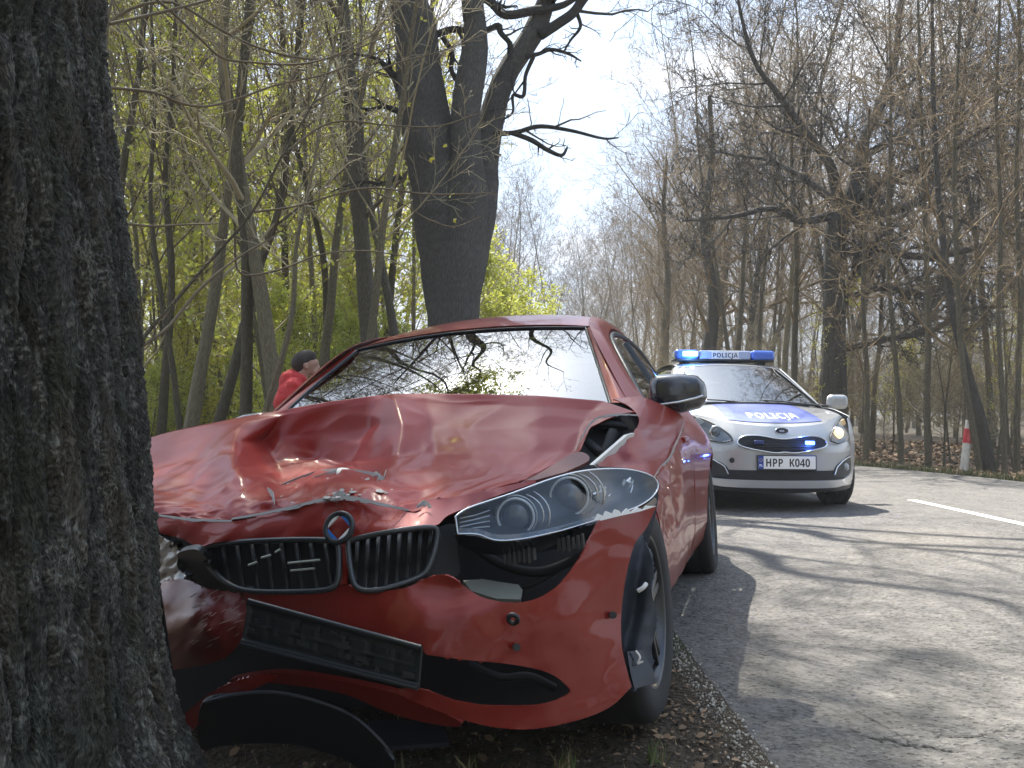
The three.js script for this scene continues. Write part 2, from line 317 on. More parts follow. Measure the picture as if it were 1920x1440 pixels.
// branches of level lvl from point p towards d; o: per-level settings
function grow(T, L, rng, p, d, len, r, lvl, o) {
  const segs = Math.max(2, [9, 7, 5, 4, 3][lvl]), pts = [p.clone()], rad = [r], q = p.clone(), dir = d.clone().normalize();
  for (let k = 1; k <= segs; k++) {
    const w = o.wander[lvl] ?? 0.25;
    dir.x += (rng() - 0.5) * w; dir.y += (rng() - 0.5) * w + (o.lift[lvl] ?? 0); dir.z += (rng() - 0.5) * w; dir.normalize();
    q.addScaledVector(dir, len / segs); pts.push(q.clone()); rad.push(Math.max(o.min ?? 0.004, r * (1 - (o.taper ?? 0.72) * k / segs)));
  }
  T.tube(pts, rad, Math.max(3, Math.min(sidesOf(r), 9 - lvl * 2)), lvl < 2 && r > 0.05 ? 0.12 : 0, rng() * 50);
  branchOff(T, L, rng, pts, rad, len, lvl, o);
}
function branchOff(T, L, rng, pts, rad, len, lvl, o) {
  const segs = pts.length - 1, kids = o.kids[lvl] ?? 0, s0 = o.start[lvl] ?? 0.2;
  if (L && lvl >= o.leafFrom) for (let k = 0; k < o.leaves; k++) { const t = rng() * segs, i = Math.min(segs - 1, t | 0); const c = pts[i].clone().lerp(pts[i + 1], t - i); c.x += (rng() - 0.5) * o.spread; c.y += (rng() - 0.5) * o.spread; c.z += (rng() - 0.5) * o.spread; L.add(c, rng, o.leafSize * (0.6 + 0.8 * rng())); }
  const n = Math.round(kids * (0.8 + 0.4 * rng()));
  let az = rng() * 6.283;
  for (let k = 0; k < n; k++) {
    const f = s0 + (1 - s0) * (k + rng()) / n, t = Math.min(f, 0.999) * segs, i = Math.min(segs - 1, t | 0), c = pts[i].clone().lerp(pts[i + 1], t - i), ax = pts[i + 1].clone().sub(pts[i]).normalize();
    const a = V(Math.abs(ax.y) > 0.9 ? 1 : 0, Math.abs(ax.y) > 0.9 ? 0 : 1, 0).cross(ax).normalize(), b = V(0, 0, 0).crossVectors(ax, a); az += 2.4 + (rng() - 0.5) * 1.2;
    const an = (o.angle[lvl] ?? 0.8) * (0.7 + 0.6 * rng()), dir = ax.clone().multiplyScalar(Math.cos(an)).addScaledVector(a, Math.sin(an) * Math.cos(az)).addScaledVector(b, Math.sin(an) * Math.sin(az));
    const rr = rad[i] * (o.rr[lvl] ?? 0.5) * (0.7 + 0.5 * rng());
    grow(T, L, rng, c, dir, len * (o.ratio[lvl] ?? 0.5) * (1 - (o.shrink ?? 0.5) * f) * (0.7 + 0.6 * rng()), Math.max(o.min ?? 0.004, rr), lvl + 1, o);
  }
}
const KIND = {
  tall: { wander: [0.16, 0.35, 0.45, 0.5, 0.5], lift: [0.02, 0.07, 0.05, 0.05, 0.02], kids: [20, 7, 5, 2], start: [0.3, 0.15, 0.15, 0.1], angle: [0.75, 0.75, 0.8, 0.8], ratio: [0.34, 0.5, 0.5, 0.6], rr: [0.42, 0.5, 0.5, 0.7], shrink: 0.55, min: 0.005, taper: 0.85 },
  spread: { wander: [0.3, 0.5, 0.6, 0.6, 0.5], lift: [0, 0.04, 0.03, 0.02, 0.02], kids: [15, 9, 6, 3], start: [0.25, 0.15, 0.1, 0.1], angle: [1.0, 0.85, 0.8, 0.8], ratio: [0.55, 0.5, 0.45, 0.55], rr: [0.5, 0.5, 0.5, 0.6], shrink: 0.5, min: 0.005, taper: 0.8 },
  leafy: { wander: [0.25, 0.4, 0.5, 0.5], lift: [0.02, 0.06, 0.03, 0], kids: [22, 6, 3], start: [0.2, 0.15, 0.1], angle: [0.85, 0.8, 0.8], ratio: [0.32, 0.5, 0.5], rr: [0.45, 0.5, 0.6], shrink: 0.5, min: 0.005, taper: 0.85, leafFrom: 2, leaves: 4, leafSize: 0.1, spread: 0.22 },
};
function protoTree(kind, seed, h, r, lean = 0.06) {
  const rng = mulberry(seed), T = new Tubes(), C = new Tubes(), L = kind.leaves ? new Leaves() : null, o = kind;
  const pts = [], rad = []; let d = V((rng() - 0.5) * lean * 2, 1, (rng() - 0.5) * lean * 2).normalize(), q = V(0, -0.15, 0);
  for (let k = 0; k <= 12; k++) { pts.push(q.clone()); const t = k / 12; rad.push(Math.max(0.012, r * (1 - 0.88 * t) + (k === 0 ? r * 0.35 : 0))); d.x += (rng() - 0.5) * o.wander[0]; d.z += (rng() - 0.5) * o.wander[0]; d.y += 0.08; d.normalize(); q.addScaledVector(d, h / 12); }
  T.tube(pts, rad, 9, 0.14, seed);
  branchOff(C, L, rng, pts, rad, h, 0, o);
  return { trunk: T.build(), crown: C.build(), leaves: L ? L.build() : null };
}
const PT = {
  tall: [1, 2, 3, 4, 5].map((s) => protoTree(KIND.tall, 100 + s, 12 + s * 0.8, 0.06 + 0.018 * (s % 3))),
  spread: [1, 2, 3].map((s) => protoTree(KIND.spread, 200 + s, 11 + s, 0.2)),
  bushy: [1, 2].map((s) => protoTree({ ...KIND.leafy, kids: [26, 8, 4], start: [0.06, 0.12, 0.1], ratio: [0.4, 0.5, 0.5], leaves: 11, leafSize: 0.06, spread: 0.22 }, 400 + s, 3.8, 0.05, 0.12)),
  leafy: [1, 2, 3, 4].map((s) => protoTree(KIND.leafy, 300 + s, 6.5 + s * 1.1, 0.05)),
};
// the line of tree tops against the sky, as seen over the road's bend
const TOPS = [[900, 330], [990, 350], [1060, 385], [1130, 412], [1195, 345], [1270, 240], [1340, 60]];
const topAt = (x, D) => { const px = 960 + F * x / D; if (px < 900 || px > 1340) return 99; let k = 0; while (k < TOPS.length - 2 && px > TOPS[k + 1][0]) k++; const y = lerp(TOPS[k][1], TOPS[k + 1][1], (px - TOPS[k][0]) / (TOPS[k + 1][0] - TOPS[k][0])); return EYE + (775 - y) / F * D; };
const heightOf = { tall: (v) => 13.6 + v * 0.85, spread: (v) => 14 + v, leafy: (v) => 8 + 1.15 * v, bushy: (v) => 4.4 };
const protoThings = new Map();
function plant(type, v, x, D, sc, turn, name, label, cat, group, mats) {
  sc = Math.min(sc, topAt(x, D) / heightOf[type](v) * (0.86 + 0.2 * Math.abs(Math.sin(x * 37 + D * 11))));
  const key = type + v + name + mats[0].uuid + (mats[2]?.uuid ?? ''); let o;
  if (!protoThings.has(key)) {
    const t = PT[type][v]; o = thing(name, label, cat, [0, 0, 0], group);
    part(o, 'trunk', t.trunk, mats[0]); part(o, 'crown', t.crown, mats[1]);
    if (t.leaves) part(o, 'leaves', t.leaves, mats[2]);
    protoThings.set(key, o);
  } else { o = protoThings.get(key).clone(); o.name = numbered(name); scene.add(o); tag(o, label, cat, group); }
  o.position.set(x, groundY(x, D), -D); o.rotation.y = turn; o.scale.setScalar(sc);
  return o;
}
{ // the wood: single trees
  const rng = mulberry(77), ok = (x, D) => x > -98 && (x < nearEdge(D) - 1.4 || x > farEdge(D) + 0.9);
  const scatter = (n, gen, put) => { const done = []; let tries = 0; while (done.length < n && tries++ < n * 40) { const [x, D] = gen(); if (!ok(x, D)) continue; if (done.some(([a, b]) => (a - x) ** 2 + (b - D) ** 2 < 0.35)) continue; done.push([x, D]); put(x, D, done.length); } };
  const R = (a, b) => a + (b - a) * rng();
  // left of the road
  scatter(18, () => { const D = R(11, 34); return [R(-0.43, -0.02) * D - 0.6, D]; }, (x, D) => plant('tall', rng() * 5 | 0, x, D, R(0.75, 1.1), R(0, 6.28), 'slender_tree', 'slender bare tree in the wood left of the road, behind the crashed car', 'tree', 'bare trees in the wood left of the road', rng() < 0.4 ? [M.pale, M.palet] : [M.bare, M.twig]));
  scatter(34, () => { const D = R(13, 30); return [R(-0.42, -0.03) * D - 0.6, D]; }, (x, D) => plant('leafy', rng() * 4 | 0, x, D, R(0.7, 1.15), R(0, 6.28), 'leafing_tree', 'young tree with fresh yellow green leaves left of the road', 'tree', 'leafing young trees left of the road', [M.pale, M.palet, rng() < 0.45 ? M.leaf2 : M.leaf]));
  scatter(30, () => { const D = R(14, 26); return [R(-0.44, -0.05) * D - 0.6, D]; }, (x, D) => plant('bushy', rng() * 2 | 0, x, D, R(0.4, 0.95), R(0, 6.28), 'green_bush', 'low bush with fresh green leaves among the trunks left of the road', 'bush', 'green bushes left of the road', [M.bare, M.twig, [M.leaf, M.leaf, M.leaf2, M.leaf3][rng() * 4 | 0]]));
  // right of the road
  scatter(50, () => { const D = R(14.5, 40), x = R(0.1, 0.62) * D + 0.5; return [D < 21.5 && F * x / D > 440 && F * x / D < 790 ? -99 : x, D]; }, (x, D) => plant('tall', rng() * 5 | 0, x, D, R(0.7, 1.05), R(0, 6.28), 'bare_tree', 'slender bare tree in the wood right of the road', 'tree', 'bare trees in the wood right of the road', rng() < 0.3 ? [M.pale, M.brownt] : [M.bare, M.brownt]));
  scatter(7, () => { const D = R(26, 44); return [R(0.1, 0.6) * D, D]; }, (x, D) => plant('spread', rng() * 3 | 0, x, D, R(0.75, 1.05), R(0, 6.28), 'wide_tree', 'bare broad crowned tree in the wood right of the road', 'tree', 'broad crowned bare trees right of the road', [M.oak, M.brownt]));
  scatter(34, () => { const D = R(15, 30); return [R(0.25, 0.62) * D, D]; }, (x, D) => plant('tall', rng() * 5 | 0, x, D, R(0.16, 0.3), R(0, 6.28), 'bare_shrub', 'thin leafless shrub on the far verge right of the road', 'shrub', 'leafless shrubs right of the road', [M.bare, M.brownt]));
  scatter(12, () => { const D = R(17, 30); return [R(0.2, 0.6) * D, D]; }, (x, D) => plant('leafy', rng() * 4 | 0, x, D, R(0.25, 0.4), R(0, 6.28), 'sprouting_bush', 'small bush with sparse new leaves in the wood right of the road', 'bush', 'sprouting bushes right of the road', [M.bare, M.twig, M.leaf2]));
  // where the road turns away
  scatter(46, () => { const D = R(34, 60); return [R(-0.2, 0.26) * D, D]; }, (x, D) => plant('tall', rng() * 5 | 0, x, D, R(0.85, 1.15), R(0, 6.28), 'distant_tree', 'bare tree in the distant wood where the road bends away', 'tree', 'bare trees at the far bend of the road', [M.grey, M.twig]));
  // far mass of the wood
  const far = (name, geo, mat, n, seed, sc0, sc1) => { const r2 = mulberry(seed), ms = []; while (ms.length < n) { const D = 48 + 50 * r2(), x = (r2() - 0.5) * 1.7 * D; if (F * x / D + 960 < 760 && F * x / D + 960 > 560 && r2() < 0.75) continue; if (F * x / D + 960 < 560 && r2() < 0.45) continue; if (x > nearEdge(D) - 1 && x < farEdge(D) + 1) continue; const s = Math.min(lerp(sc0, sc1, r2()), topAt(x, D) / 15 * (0.8 + 0.25 * r2())); ms.push(new THREE.Matrix4().compose(V(x, 0, -D), new THREE.Quaternion().setFromAxisAngle(V(0, 1, 0), r2() * 6.28), V(s, s, s))); } const im = new THREE.InstancedMesh(geo, mat, n); ms.forEach((m, i) => im.setMatrixAt(i, m)); return im; };
  const g = new THREE.Group(); g.name = 'far_woods'; scene.add(g); tag(g, 'grey brown mass of bare wood far behind the bend of the road', 'woods', null, 'stuff');
  const low = new THREE.Group(); low.name = 'far_undergrowth'; scene.add(low); tag(low, 'tangled bare undergrowth filling the wood between the trunks', 'undergrowth', null, 'stuff');
  const back = new THREE.Group(); back.name = 'roadside_woods'; scene.add(back); tag(back, 'wood lining both sides of the road behind the viewpoint', 'woods', null, 'stuff');
  const lots = (parent, name, geo, mat, n, seed, spot, s0, s1) => { const r2 = mulberry(seed), ms = []; while (ms.length < n) { const [x, D] = spot(r2); if (!(x < nearEdge(D) - 1.2 || x > farEdge(D) + 1)) continue; const s = lerp(s0, s1, r2()); ms.push(new THREE.Matrix4().compose(V(x, groundY(x, D), -D), new THREE.Quaternion().setFromAxisAngle(V(0, 1, 0), r2() * 6.28), V(s, s, s))); } const im = new THREE.InstancedMesh(geo, mat, n); ms.forEach((m, i) => im.setMatrixAt(i, m)); im.name = name; parent.add(im); };
  for (const k of [0, 1, 2]) { const sp = (r) => { const D = 24 + 70 * r(); return [(r() - 0.45) * 1.3 * D, D]; }; lots(low, 'brush', PT.spread[k].crown, k === 1 ? M.palet : M.brownt, 130, 950 + k, sp, 0.16, 0.3); lots(low, 'thicket', PT.spread[k].crown, [M.brownt, M.palet, M.twig][k], 90, 955 + k, (r) => { const D = 18 + 20 * r(); return [farEdge(D) + 1.8 + 16 * r(), D]; }, 0.09, 0.2); }
  for (const k of [0, 1, 2]) { const sp = (r) => { const D = -1.5 - 34 * r(); return [-bendOf(D) + (r() < 0.55 ? -2 - 14 * r() : 8.3 + 22 * r()), D]; }; lots(back, 'trunks', PT.tall[k].trunk, M.bare, 60, 970 + k, sp, 0.8, 1.1); lots(back, 'crowns', PT.tall[k].crown, M.brownt, 60, 970 + k, sp, 0.8, 1.1); lots(back, 'young_trees', PT.leafy[k].leaves, M.leaf3, 50, 980 + k, sp, 0.5, 1.0); lots(back, 'brush', PT.spread[k].crown, M.brownt, 110, 990 + k, sp, 0.16, 0.4); }
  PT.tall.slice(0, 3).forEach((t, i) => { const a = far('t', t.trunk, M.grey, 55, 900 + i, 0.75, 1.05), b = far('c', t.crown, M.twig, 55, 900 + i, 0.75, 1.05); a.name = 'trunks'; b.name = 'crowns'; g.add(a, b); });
}

// trees drawn from the photograph: a trunk path [px, py, width px] at depth D, carried on above the frame
function traced(T, rng, D, path, dD = 0) { const n = path.length; const P = path.map(([x, y], i) => at(x, y, D + (Array.isArray(dD) ? dD[i] : dD * i / (n - 1)))), pts = spline(P, n * 4), rad = pts.map((_, k) => { const t = k / (pts.length - 1) * (n - 1), i = Math.min(n - 2, t | 0); return lerp(path[i][2], path[i + 1][2], t - i) / 2 * D / F; }); return [pts, rad]; }
const TWIGS = { wander: [0.3, 0.5, 0.6, 0.6], lift: [0, 0.04, 0.03, 0.02], kids: [10, 8, 5, 3], start: [0.1, 0.12, 0.1, 0.1], angle: [0.9, 0.8, 0.8, 0.8], ratio: [0.32, 0.5, 0.5, 0.55], rr: [0.4, 0.55, 0.55, 0.6], shrink: 0.5, min: 0.005, taper: 0.8 };
{ // the great three-stemmed oak behind the crashed car
  const o = thing('oak_tree', 'massive bare oak with three dark stems rising behind the red car roof', 'tree', [0, 0, 0]), rng = mulberry(41), D = 12;
  const Tr = new Tubes(), C = new Tubes();
  const stem = (path, dD, lvl = 0, opt = TWIGS, sides = 16) => { const [pts, rad] = traced(C, rng, D, path, dD); C.tube(pts, rad, path[0][2] > 30 ? sides : path[0][2] > 9 ? 8 : 5, path[0][2] > 12 ? 0.12 : 0, rng() * 90); if (opt) { let l = 0; for (let k = 1; k < pts.length; k++) l += pts[k].distanceTo(pts[k - 1]); branchOff(C, null, rng, pts, rad, l, lvl, opt); } };
  const trunk = (path, dD) => { const [pts, rad] = traced(Tr, rng, D, path, dD); Tr.tube(pts, rad, 28, 0.1, rng() * 90); };
  // three stems grown together
  trunk([[852, 885, 150], [851, 840, 112], [849, 600, 96], [846, 500, 112], [838, 420, 120], [822, 330, 108], [800, 230, 96], [787, 130, 84], [780, 60, 80], [762, -20, 66], [748, -200, 56]], 0);
  trunk([[852, 885, 130], [852, 840, 90], [855, 600, 84], [862, 480, 92], [874, 380, 80], [874, 300, 62], [872, 215, 54], [885, 130, 54], [892, 65, 44], [886, 0, 42], [892, -200, 36]], [-0.1, -0.1, -0.1, -0.15, -0.2, -0.2, -0.2, -0.2, -0.2, -0.2, -0.2]);
  trunk([[852, 885, 130], [852, 840, 90], [853, 600, 80], [872, 480, 92], [893, 390, 80], [904, 310, 64], [916, 250, 50], [930, 190, 44], [955, 130, 42], [985, 85, 42], [1008, 45, 40], [1026, 0, 34]], [0, 0, 0, 0.05, 0.1, 0.15, 0.15, 0.15, 0.15, 0.15, 0.15, 0.15]);
  const BIG = { ...TWIGS, kids: [8, 5, 3, 0], start: [0.2, 0.12, 0.1, 0.1], ratio: [0.4, 0.5, 0.45, 0.5] };
  stem([[748, -200, 54], [690, -380, 40], [720, -560, 26], [640, -740, 17], [650, -920, 10], [560, -1080, 5]], 1, 0, BIG);
  stem([[892, -200, 36], [950, -360, 26], [925, -520, 20], [1010, -680, 14], [990, -840, 9], [1080, -980, 4]], -1.4, 0, BIG);
  stem([[1026, 0, 32], [1080, -170, 26], [1060, -330, 20], [1190, -480, 15], [1200, -640, 9], [1330, -760, 4]], 0.8, 0, BIG);
  stem([[1012, 66, 22], [1045, 45, 20], [1075, 24, 19], [1096, -4, 18], [1190, -110, 17], [1380, -235, 14], [1560, -300, 10], [1700, -390, 5]], [0, 0, 0, 0, -0.3, -0.7, -1, -1.2], 0, BIG);
  stem([[760, -60, 30], [640, -170, 24], [480, -330, 16], [330, -480, 8]], -1, 0, BIG);
  stem([[1100, -360, 18], [1250, -480, 15], [1450, -560, 10], [1650, -560, 5]], -1.5, 0, BIG);
  const SM = { ...TWIGS, kids: [7, 4, 3, 0], ratio: [0.4, 0.5, 0.5, 0.5], min: 0.0045 };
  stem([[905, -8, 20], [925, 8, 19], [946, 27, 18], [1000, 20, 18], [1060, 8, 13], [1120, -40, 6]], 0, 1, SM);
  stem([[812, 66, 15], [847, 55, 14], [880, 57, 13], [916, 55, 12], [935, 48, 12], [938, 60, 11], [957, 84, 10], [956, 108, 8]], 0, 1, SM);
  stem([[925, 252, 11], [967, 248, 9], [1010, 237, 9], [1071, 245, 7], [1135, 260, 5], [1160, 258, 3]], 0, 1, SM);
  stem([[960, 249, 10], [997, 263, 10], [1028, 282, 9], [1054, 291, 7], [1064, 276, 4]], 0, 1, SM);
  stem([[985, 106, 11], [1010, 101, 8], [1032, 93, 8], [1066, 101, 6], [1090, 115, 3]], 0, 1, SM);
  stem([[1000, 106, 9], [985, 142, 8], [980, 181, 8], [962, 178, 7], [961, 211, 5], [941, 226, 3]], 0, 1, SM);
  stem([[1080, 20, 9], [1088, 50, 7], [1070, 75, 5], [1055, 100, 3]], 0, 1, SM);
  stem([[750, 170, 16], [741, 146, 15], [726, 129, 13], [709, 112, 8], [660, 100, 4]], 0, 1, SM);
  stem([[830, 70, 10], [848, 100, 9], [846, 130, 9], [858, 155, 7]], 0, 1, SM);
  stem([[900, 300, 9], [925, 296, 7], [940, 290, 3]], 0, 2, null);
  stem([[752, 210, 14], [720, 200, 9], [690, 205, 6], [640, 190, 3]], 0, 1, SM);
  stem([[752, 330, 12], [715, 345, 8], [680, 340, 5], [620, 360, 3]], 0, 1, SM);
  part(o, 'trunk', Tr.build(true), M.oakstem); part(o, 'crown', C.build(), M.oak);
}
{ // the spreading oak beyond the road, behind the police car
  const o = thing('oak_tree', 'dark spreading bare oak beyond the road, behind the police car', 'tree', [0, 0, 0]), rng = mulberry(43), D = 20, Tr = new Tubes(), C = new Tubes();
  const tr = traced(Tr, rng, D, [[1558, 862, 66], [1561, 790, 52], [1564, 625, 45], [1565, 500, 38], [1570, 425, 42], [1590, 385, 36], [1606, 330, 26]]); Tr.tube(tr[0], tr[1], 16, 0.14, 4);
  const SP = { ...TWIGS, kids: [16, 8, 6, 2], start: [0.15, 0.1, 0.1, 0.1], ratio: [0.45, 0.5, 0.5, 0.5], min: 0.007 };
  const limb = (path, dD, opt = SP) => { const [pts, rad] = traced(C, rng, D, path, dD); C.tube(pts, rad, path[0][2] > 14 ? 9 : 6, 0.16, rng() * 90); let l = 0; for (let k = 1; k < pts.length; k++) l += pts[k].distanceTo(pts[k - 1]); branchOff(C, null, rng, pts, rad, l, 0, opt); };
  limb([[1598, 390, 26], [1607, 330, 24], [1612, 281, 21], [1655, 187, 18], [1680, 94, 14], [1690, 0, 11], [1720, -120, 8], [1730, -260, 4]], 1.5);
  limb([[1576, 400, 24], [1555, 306, 19], [1511, 250, 16], [1467, 187, 12], [1417, 119, 9], [1390, 30, 6], [1375, -60, 3]], -1.5);
  limb([[1560, 405, 18], [1499, 414, 14], [1449, 391, 11], [1374, 406, 8], [1280, 414, 4]], -2);
  limb([[1566, 380, 16], [1500, 330, 11], [1440, 300, 8], [1370, 290, 5], [1310, 270, 3]], 2);
  limb([[1580, 478, 20], [1630, 462, 17], [1717, 481, 14], [1824, 466, 11], [1905, 425, 8], [1990, 390, 4]], -2);
  limb([[1580, 655, 15], [1655, 637, 13], [1749, 619, 11], [1811, 581, 8], [1890, 575, 4]], -1.5);
  limb([[1600, 412, 20], [1680, 394, 17], [1755, 356, 14], [1799, 250, 11], [1808, 125, 8], [1830, 0, 5]], 1);
  limb([[1596, 378, 17], [1667, 337, 13], [1749, 300, 10], [1860, 235, 7], [1960, 180, 4]], -2.5);
  limb([[1574, 590, 20], [1599, 525, 18], [1617, 478, 16], [1622, 420, 9], [1640, 350, 5]], -0.5);
  limb([[1580, 560, 12], [1660, 540, 9], [1740, 550, 7], [1800, 530, 4]], -1.5);
  limb([[1570, 420, 14], [1620, 300, 12], [1700, 250, 10], [1790, 130, 7], [1850, 10, 4]], 3);
  part(o, 'trunk', Tr.build(true), M.oak); part(o, 'crown', C.build(), M.oak);
  const L = new Leaves(), lr = mulberry(9); for (let k = 0; k < 130; k++) { const c = at(1600 + (lr() - 0.5) * 22, 545 + (lr() - 0.5) * 60, D - 0.5 + lr()); L.add(c, lr, 0.09); } part(o, 'leaves', L.build(), M.leaf2, 'small clump of yellow leaves on the trunk');
}
function tracedTree(name, label, D, path, group, mats, seed, opt = KIND.tall, dD = 0) {
  const o = thing(name, label, 'tree', [0, 0, 0], group), rng = mulberry(seed), Tr = new Tubes(), C = new Tubes();
  const a = path[path.length - 2], b = path[path.length - 1], q = path.slice();
  const k = (b[0] - a[0]) / Math.max(30, a[1] - b[1]);
  if (b[1] < 60) for (let i = 1; i <= 4; i++) q.push([b[0] + k * 260 * i * 0.8, b[1] - 260 * i, Math.max(2.5, b[2] * (1 - i * 0.22))]);
  const [pts, rad] = traced(Tr, rng, D, q, dD); Tr.tube(pts, rad, b[2] > 14 ? 12 : 8, 0.14, seed);
  let l = 0; for (let i = 1; i < pts.length; i++) l += pts[i].distanceTo(pts[i - 1]);
  branchOff(C, null, rng, pts, rad, l, 0, { ...opt, start: [0.22, 0.15, 0.1, 0.1], ratio: [0.22, 0.5, 0.5, 0.6], kids: [16, 6, 4, 2] });
  part(o, 'trunk', Tr.build(), mats[0]); part(o, 'crown', C.build(), mats[1]);
}
{
  const L = [ // D, path, label
    [13, [[697, 800, 38], [692, 640, 33], [678, 450, 30], [662, 250, 27], [648, 60, 24], [640, -20, 20]], 'straight grey trunk just left of the great oak', [M.grey, M.twig]],
    [10.5, [[528, 830, 36], [505, 660, 30], [484, 520, 27], [458, 380, 25], [437, 240, 24], [418, 110, 20], [425, -20, 16]], 'crooked tan trunk bending left above the red jacket', [M.pale, M.palet]],
    [11, [[352, 840, 30], [372, 720, 26], [400, 560, 22], [425, 380, 18], [446, 230, 14], [462, 40, 10]], 'tan trunk leaning right and crossing behind the crooked one', [M.pale, M.palet]],
    [12, [[398, 830, 22], [440, 690, 20], [480, 520, 17], [520, 400, 13], [545, 230, 10], [565, 40, 8]], 'thin trunk leaning right between the crooked trunk and the oak', [M.bare, M.twig]],
    [12.5, [[300, 840, 20], [310, 700, 17], [322, 520, 14], [310, 330, 11], [325, 150, 9], [330, 20, 7]], 'thin upright trunk closest behind the near bark', [M.bare, M.twig]],
    [11.5, [[340, 830, 14], [322, 680, 12], [300, 540, 11], [282, 380, 9], [290, 200, 8], [284, 30, 6]], 'thin trunk leaning left beside the near bark', [M.bare, M.twig]],
    [13.5, [[600, 800, 16], [612, 640, 14], [606, 480, 12], [570, 330, 10], [548, 240, 8], [560, 50, 7]], 'thin dark trunk above the dark haired head', [M.bare, M.twig]],
    [14, [[760, 800, 22], [742, 640, 18], [712, 480, 14], [690, 360, 11], [672, 200, 8], [650, 40, 6]], 'thin trunk close to the left flank of the great oak', [M.grey, M.twig]],
    [10, [[478, 830, 13], [520, 700, 12], [548, 590, 11], [556, 460, 8], [590, 300, 6], [612, 150, 5], [640, 30, 4]], 'pale sapling arching right over the red jacket', [M.pale, M.palet]],
  ];
  L.forEach(([D, p, l, m], i) => tracedTree('slender_tree', l, D, p, 'bare trees in the wood left of the road', m, 500 + i));
  const Rr = [
    [15.5, [[1857, 886, 26], [1836, 780, 22], [1812, 690, 18], [1782, 560, 14], [1765, 420, 12], [1752, 250, 10], [1748, 40, 7]], 'trunk leaning left beside the red and white post'],
    [15.2, [[1838, 886, 13], [1822, 790, 12], [1806, 690, 11], [1795, 520, 9], [1790, 300, 8], [1800, 30, 6]], 'thin trunk just behind the red and white post'],
    [16.2, [[1741, 876, 15], [1738, 760, 13], [1741, 620, 11], [1735, 430, 9], [1728, 230, 7], [1722, 30, 5]], 'thin upright trunk left of the red and white post'],
    [16.8, [[1690, 872, 13], [1686, 760, 11], [1674, 620, 9], [1664, 450, 7], [1670, 250, 6], [1668, 30, 4]], 'thin upright trunk midway from post to police car'],
    [15, [[1884, 892, 12], [1880, 760, 11], [1872, 600, 9], [1876, 400, 8], [1868, 200, 7], [1874, 30, 5]], 'thin upright trunk just right of the leaning trunk'],
    [15.3, [[1906, 893, 14], [1908, 720, 12], [1914, 560, 11], [1905, 350, 9], [1912, 150, 8], [1910, 20, 6]], 'thin trunk at the edge right of the leaning trunk'],
    [17.5, [[1624, 862, 12], [1626, 730, 10], [1618, 560, 8], [1624, 380, 6], [1630, 200, 5]], 'thin trunk just right of the police car mirror'],
    [26, [[1330, 800, 34], [1328, 680, 30], [1338, 560, 22], [1320, 430, 16], [1335, 300, 12], [1330, 180, 8]], 'stout trunk behind the police light bar'],
    [30, [[1248, 790, 20], [1246, 640, 16], [1252, 520, 12], [1244, 400, 9], [1250, 300, 6]], 'trunk right of the red car roof'],
    [21, [[1488, 800, 14], [1490, 640, 12], [1494, 480, 10], [1484, 300, 7], [1490, 120, 5]], 'thin trunk left of the spreading oak'],
  ];
  Rr.forEach(([D, p, l], i) => tracedTree('bare_tree', l, D, p, 'bare trees in the wood right of the road', [i === 0 || i === 7 ? M.oak : M.bare, M.brownt], 600 + i));
}
